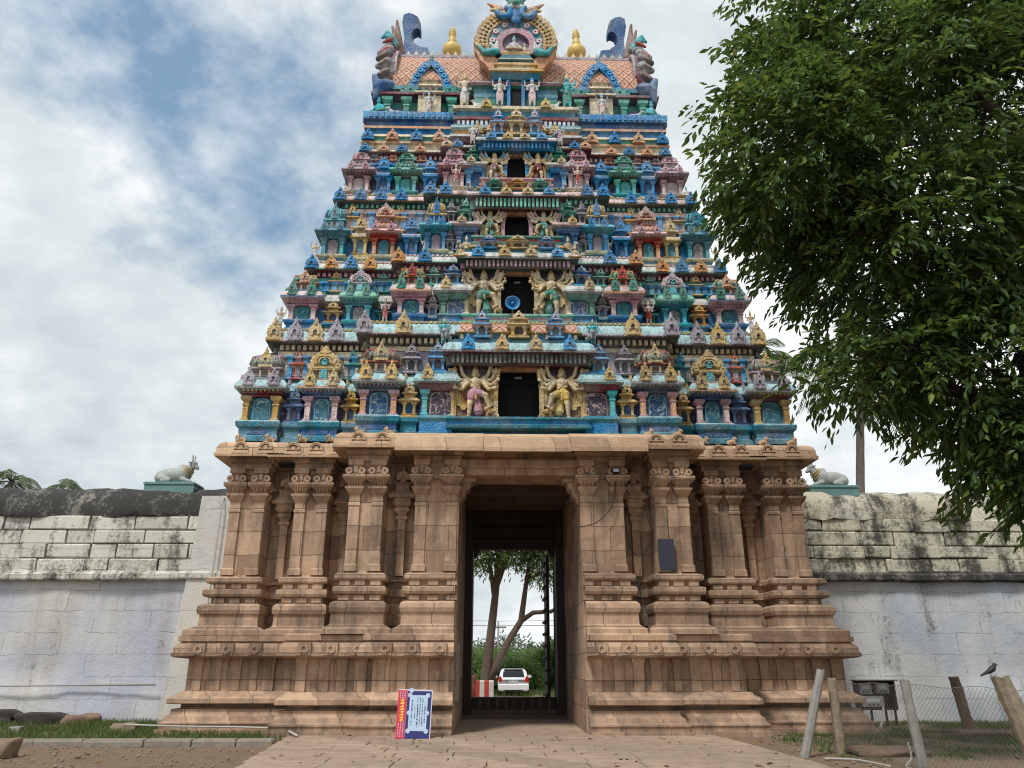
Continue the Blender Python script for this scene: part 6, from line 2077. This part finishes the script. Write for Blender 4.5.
def palm(name, label, base, top, r0, fronds, flen, seed, hang=0.5, lean=(0, 0)):
    g = random.Random(seed)
    o = empty(name, base)
    tag(o, label, 'palm tree')
    base, top = Vector(base), Vector(top)
    m = MB()
    n = 26
    pts, rad = [], []
    for i in range(n + 1):
        t = i / n
        p = base.lerp(top, t) + Vector((lean[0] * math.sin(math.pi * t), lean[1] * math.sin(math.pi * t), 0))
        pts.append(p)
        rad.append(r0 * (1.15 - .45 * t) * (1 + .05 * (i % 2)))
    m.tube(pts, rad, 10, 0)
    build('trunk', m, [PALM_BARK], o)
    for k in range(fronds):
        az = 2 * math.pi * k / fronds + g.uniform(-.2, .2)
        el = g.uniform(-.5, 1.1)
        L = flen * g.uniform(.8, 1.1)
        d = Vector((math.cos(az) * math.cos(el), math.sin(az) * math.cos(el), math.sin(el)))
        q = top.copy()
        rib = [q.copy()]
        ns = 16
        for i in range(ns):
            d = (d + Vector((0, 0, -hang * (1.2 if el > .2 else .8) / ns * (1 + i * .12)))).normalized()
            q = q + d * L / ns
            rib.append(q.copy())
        m = MB()
        m.tube(rib, [.035 * (1 - .8 * i / ns) + .004 for i in range(ns + 1)], 5, 0)
        for i in range(2, ns + 1):
            for h in (0, .5):
                if i == ns and h:
                    continue
                a = rib[i].lerp(rib[min(i + 1, ns)], h)
                t = (rib[min(i + 1, ns)] - rib[i - 1]).normalized()
                sd__ = t.cross(Vector((0, 0, 1))).normalized()
                ll = L * .24 * math.sin(math.pi * min(1, .16 + .8 * (i + h) / ns)) + .08
                for s_ in (-1, 1):
                    dd = (t * .55 + sd__ * s_ * .85 + Vector((0, 0, -.35 - g.uniform(0, .4)))).normalized()
                    e1 = a + dd * ll * .5 + Vector((0, 0, .02))
                    e2 = a + dd * ll + Vector((0, 0, -.16 * ll))
                    wv = t * .03
                    m.add([a - wv * .6, a + wv * .6, e1 + wv, e1 - wv, e2], [(0, 1, 2, 3), (3, 2, 4)], 0)
        build('frond', m, [LEAF_PALM], o)
    return o


palm('coconut_palm', 'tall palm with a grey trunk rising behind the right wall', (13.6, 32, 0), (15.86, 32, 14.6), .2, 22, 4.2, 3, 1.0)
palm('coconut_palm', 'palm fronds showing behind the right corner of the tower', (12.3, 36, 0), (12.6, 36, 16.2), .24, 22, 3.2, 9, 1.0)
palm('coconut_palm', 'leftmost palm tip peeping over the blackened wall', (-26.6, 41, 0), (-26.5, 41, 10.75), .2, 11, 2.2, 12, 1.0)
palm('coconut_palm', 'second small palm tip peeping over the blackened wall', (-23.4, 41, 0), (-23.3, 41, 10.4), .2, 10, 1.8, 15, 1.0)

o = empty('bare_shrub', (10.6, 27.5, 0))
tag(o, 'leafless grey shrub behind the right wall next to the bull', 'shrub')
m = MB()


def twigs(m, p, d, L, r_, depth, g):
    e = p + d * L
    mid = p.lerp(e, .5) + Vector((g.uniform(-.1, .1), g.uniform(-.1, .1), g.uniform(-.05, .05))) * L
    m.tube([p, mid, e], [r_, r_ * .8, r_ * .6], 4, 0)
    if depth:
        for k in range(3):
            nd = (d + Vector((g.uniform(-.8, .8), g.uniform(-.6, .6), g.uniform(-.2, .6)))).normalized()
            twigs(m, p.lerp(e, g.uniform(.45, 1)), nd, L * g.uniform(.55, .8), r_ * .6, depth - 1, g)


g = random.Random(2)
twigs(m, Vector((10.4, 27.5, 0)), Vector((.02, 0, 1)), 5.2, .09, 0, g)
build('stem', m, [BARK], o)
for k in range(6):
    m = MB()
    twigs(m, Vector((10.5, 27.5, 5.1)), Vector((g.uniform(-.6, .6), g.uniform(-.3, .3), 1)).normalized(), 1.3, .035, 4, g)
    build('branch', m, [BARK], o)

# the tree beyond the gateway
T2 = empty('forked_tree', (-1.05, 46, 0))
tag(T2, 'forked spreading tree seen through the gateway behind the white car', 'tree')
m = MB()
m.tube([(-1.15, 46, -.1), (-1.1, 46, .6), (-.92, 46, 2.2), (-.72, 46, 4.0), (-.5, 46, 6.0), (-.42, 46, 7.6), (-.75, 46, 9.6), (-1.1, 46, 11.4)], [.38, .31, .26, .23, .19, .15, .11, .05], 12, 0)
build('trunk', m, [BARK], T2)
for pts, rad in (([(-.95, 46, .3), (-.45, 45.9, 1.6), (.25, 45.8, 2.9), (.9, 45.7, 3.9), (1.15, 45.6, 5.6), (1.4, 45.5, 7.2), (2.4, 45.4, 8.2), (3.6, 45.3, 8.5)], [.28, .23, .2, .18, .14, .12, .09, .05]), ([(.9, 45.7, 3.9), (1.6, 45.6, 4.35), (2.6, 45.5, 4.4), (3.8, 45.4, 5.0)], [.15, .13, .11, .08]),
                 ([(1.2, 45.6, 6.2), (2.2, 45.5, 6.6), (3.2, 45.3, 6.0)], [.1, .08, .05]), ([(-.5, 46, 6.0), (.1, 46, 7.6), (1.0, 46, 9.6), (1.8, 46, 11.4)], [.22, .18, .14, .07]), ([(-.45, 46, 7.0), (-.2, 46.1, 8.8), (-.1, 46.1, 11)], [.16, .12, .06]), ([(-.6, 46, 5.0), (-.95, 46, 7.5), (-1.6, 46, 9.5), (-2.4, 46, 10.4)], [.14, .12, .09, .04])):
    m = MB()
    m.tube(pts, rad, 9, 0)
    build('branch', m, [BARK], T2)
lob = [((-.4, 45.8, 8.4), (2.8, 2.0, 1.5), .6), ((-1.7, 45.6, 7.6), (1.0, 1.2, .9), .7), ((0, 46, 11.6), (4.2, 3.0, 2.2), .5), ((2.6, 45.6, 9.0), (2.4, 2.0, 1.7)), ((-2.6, 46, 10.6), (1.8, 2, 1.2)), ((2.4, 45.5, 6.9), (1.4, 1.2, .8), .5)]
C_, D_ = lobes_points(lob, 4200, 15, .1)
V_, F_ = leaves(C_, D_, 9, .24, .22, .3, 16)
link('crown', raw_mesh('crown', V_, F_, LEAF_FAR, True), T2)
T2.children[-1].location = -T2.location


def bush(label, c, rad, n, seed, h=True):
    o = empty('bush', (c[0], c[1], 0))
    tag(o, label, 'bush', 'bushes beyond the gateway')
    lb = [((c[0] + random.uniform(-.5, .5) * rad[0], c[1] + random.uniform(-.4, .4) * rad[1], c[2] * random.uniform(.6, 1.05)), (rad[0] * random.uniform(.4, .65), rad[1] * .6, rad[2] * random.uniform(.5, .75))) for _ in range(7)]
    C, D = lobes_points(lb, n, seed, .25)
    V, F = leaves(C, D, 8, .24, .2, .2, seed + 1)
    f = link('foliage', raw_mesh('foliage', V, F, LEAF_FAR, True), o)
    f.location = -o.location
    m = MB()
    for k in range(5):
        limb(m, (c[0] + random.uniform(-.3, .3), c[1], -.1), (c[0] + random.uniform(-.6, .6) * rad[0], c[1] + random.uniform(-.4, .4), c[2] * .9), .07, .02, seed + k, .05, 6, 6)
    build('stem', m, [BARK_DARK], o)
    return o


bush('tall light green bush to the right of the forked tree', (3.4, 54, 1.9), (3.6, 2.2, 2.2), 2600, 51)
bush('low green bush behind the white car', (.6, 50.5, .9), (2.4, 1.5, 1.1), 1500, 53)
bush('green bush left of the forked trunk', (-3.0, 53, 1.2), (2.0, 1.6, 1.5), 1500, 55)
bush('far bushy growth behind the other bushes', (-.2, 60, 1.4), (4.5, 2.2, 1.9), 2200, 57)
C_, D_ = lobes_points([((x, 150 + random.uniform(-6, 6), 1.5), (6, 4, random.uniform(2.0, 4.5))) for x in range(-40, 45, 7)], 5000, 61, .3)
V_, F_ = leaves(C_, D_, 6, .9, .7, .1, 62)
tag(link('far_woods', raw_mesh('far_woods', V_, F_, leaf_mat('hazy_leaf', [(0, (.12, .16, .13)), (.5, (.15, .2, .16)), (.9, (.17, .22, .18)), (1, (.2, .24, .2))], .2, .8), True)), kind='stuff')

o = empty('utility_pole', (-.2, 80, 0))
tag(o, 'thin utility pole with a crossarm far beyond the gateway', 'pole')
m = MB()
m.tube([(-.2, 80, 0), (-.2, 80, 5.6)], [.12, .09], 8, 0)
build('pole', m, [CONCRETE], o)
m = MB()
m.box(-1.0, .6, 79.9, 80.05, 4.95, 5.08, 0)
build('crossarm', m, [WOOD_GREY], o)
for k, z in enumerate((5.15, 5.15, 5.6)):
    x = (-.9, .5, -.2)[k]
    m = MB()
    m.tube([(-60, 79 + k, z + 1.2), (x - 20, 79.6, z + .2), (x, 80, z), (x + 22, 80.4, z + .25), (60, 81, z + 1.3)], .02, 4, 0)
    build('wire', m, [CABLE], o)

# red and white striped wall beyond the gateway, with a red mound of earth
m = MB()
RW_ = [simple('red_limewash', (178, 66, 56), .85, 0, .3, 4, .2), simple('white_limewash', (206, 202, 196), .85, 0, .25, 4, .2)]
n = 18
for k in range(n):
    x0 = -4.95 + k * .24
    m.rprof(x0, x0 + .238, 42.6, 42.9, [(0, 0, -.1, k % 2), (0, 0, .74, k % 2), (0, -.05, .8, k % 2)])
tag(build('striped_wall', m, RW_), 'low red and white striped wall beside the car beyond the gateway', 'wall')
rock('red_boulder', 'reddish boulder at the left edge of the gateway view', (-1.95, 40.6, .3), (.5, .5, .8), simple('red_earth', (138, 74, 58), .9, 0, .4, 4, .5), 71)


# ------------------------------------------------------------------ white hatchback beyond the gateway
def car(x, y):
    o = empty('parked_car', (x, y, 0))
    tag(o, 'white hatchback parked beyond the gateway, seen from behind', 'car')
    P = (x, y, 0)
    WHITE = simple('white_car_paint', (226, 228, 230), .25, 0, .05, 2, 0)
    GLASS = simple('car_glass', (28, 32, 36), .08, 0, .1, 3, 0)
    RUB = simple('tyre_rubber', (26, 26, 27), .8)
    # body: cross-sections from tail (y=0) to nose
    sec = [(0.0, .80, .36, .92, 0), (.06, .83, .30, 1.0, 0), (.5, .845, .22, 1.02, 0), (1.2, .85, .2, 1.0, 0), (2.6, .85, .2, .97, 0), (3.3, .83, .22, .9, 0), (3.75, .76, .28, .78, 0), (3.86, .64, .36, .62, 0)]
    m = MB()
    vs, fs = [], []
    k = 0
    for yy, w, z0, z1, _ in sec:
        ring_ = [(-w * .9, z0), (-w, z0 + .12), (-w, z0 + (z1 - z0) * .55), (-w * .97, z1 - .1), (-w * .9, z1), (w * .9, z1), (w * .97, z1 - .1), (w, z0 + (z1 - z0) * .55), (w, z0 + .12), (w * .9, z0)]
        k = len(ring_)
        vs += [(px, yy, pz) for px, pz in ring_]
    for i in range(len(sec) - 1):
        for j in range(k):
            q = (j + 1) % k
            fs.append((i * k + j, i * k + k + j, i * k + k + q, i * k + q)[::-1])
    fs += [tuple(range(k - 1, -1, -1))[::-1], tuple(range((len(sec) - 1) * k, len(sec) * k))[::-1]]
    m.add(vs, fs, 0, True)
    # cabin
    cab = [(.12, .76, 1.0, 1.02), (.34, .72, 1.0, 1.40), (.62, .66, 1.0, 1.50), (1.5, .66, 1.0, 1.52), (2.1, .66, 1.0, 1.46), (2.95, .74, .96, 1.0)]
    vs, fs = [], []
    for yy, w, z0, z1 in cab:
        vs += [(-.8, yy, z0), (-w, yy, z1 - .05), (-w * .88, yy, z1), (w * .88, yy, z1), (w, yy, z1 - .05), (.8, yy, z0)]
    for i in range(len(cab) - 1):
        for j in range(5):
            fs.append((i * 6 + j, i * 6 + j + 1, i * 6 + 7 + j, i * 6 + 6 + j))
    fs.append((0, 5, 4, 3, 2, 1))
    m.add(vs, fs, 0, True)
    body = build('body', m, [WHITE], o, P)
    m = MB()
    m.add([(-.6, .13, 1.05), (.6, .13, 1.05), (.55, .31, 1.38), (-.55, .31, 1.38), (-.6, .2, 1.05), (.6, .2, 1.05), (.55, .38, 1.38), (-.55, .38, 1.38)], [(0, 1, 2, 3), (0, 4, 5, 1), (1, 5, 6, 2), (2, 6, 7, 3), (3, 7, 4, 0)], 0)
    build('rear_window', m, [GLASS], o, P)
    for s in (-1, 1):
        m = MB()
        m.add([(s * .80, .75, 1.04), (s * .80, 2.5, 1.02), (s * .70, 1.95, 1.4), (s * .69, .8, 1.42), (s * .76, .75, 1.04), (s * .76, 2.5, 1.02), (s * .66, 1.95, 1.4), (s * .65, .8, 1.42)], [(0, 1, 2, 3)[::s], (0, 3, 7, 4)[::s], (1, 5, 6, 2)[::s]], 0)
        build('side_window', m, [GLASS], o, P)
        m = MB()
        m.prism([(s * .8, .78), (s * .62, .8), (s * .64, .98), (s * .7, 1.12), (s * .79, 1.08), (s * .84, .92)][::-s], -.03, .16, 0)
        build('tail_light', m, [simple('red_lens', (190, 30, 26), .2, 0, .1, 5, 0)], o, P)
        m = MB()
        m.rprof(s * .98 - .1, s * .98 + .1, 2.2, 2.3, [(-.02, 0, .98, 0), (0, 0, 1.02, 0), (0, 0, 1.12, 0), (-.03, 0, 1.15, 0)])
        m.box(min(s * .82, s * .9), max(s * .82, s * .9), 2.23, 2.28, 1.0, 1.04, 0)
        build('wing_mirror', m, [WHITE], o, P)
        for yy in (.68, 3.1):
            t_ = MB()
            vs, fs = [], []
            pf = [(.12, -.09), (.27, -.1), (.3, -.06), (.3, .06), (.27, .1), (.12, .09)]
            for r_, d_ in pf:
                for kk in range(20):
                    a = 2 * math.pi * kk / 20
                    vs.append((s * .77 + d_, yy + r_ * math.cos(a), .3 + r_ * math.sin(a)))
            for i in range(len(pf) - 1):
                for kk in range(20):
                    q = (kk + 1) % 20
                    fs.append((i * 20 + kk, i * 20 + q, i * 20 + 20 + q, i * 20 + 20 + kk))
            t_.add(vs, fs, 0, True)
            wh = build('wheel', t_, [RUB], o, P)
            rm_ = MB()
            rm_.tube([(s * .72, yy, .3), (s * .85, yy, .3)], [.2, .18], 14, 0)
            build('rim', rm_, [WIRE], wh, P)
    m = MB()
    m.rprof(-.82, .82, -.07, .2, [(-.04, -.02, .3, 0), (0, 0, .36, 0), (.01, .0, .62, 0), (-.02, -.04, .68, 0)])
    build('bumper', m, [WHITE], o, P)
    m = MB()
    m.box(-.26, .26, -.03, .05, .74, .86, 0)
    build('number_plate', m, [simple('plate_white', (200, 200, 196), .5)], o, P)
    m = MB()
    m.box(-.5, .5, -.085, .1, .28, .36, 0)
    m.rprof(-.5, .5, .3, .48, [(0, 0, 1.43, 0), (.02, .02, 1.47, 0), (-.02, -.02, 1.5, 0)])
    build('trim', m, [simple('black_plastic', (30, 30, 32), .6)], o, P)


car(.42, 43.6)
bpy.data.objects['parked_car'].scale = (.97, 1, .89)
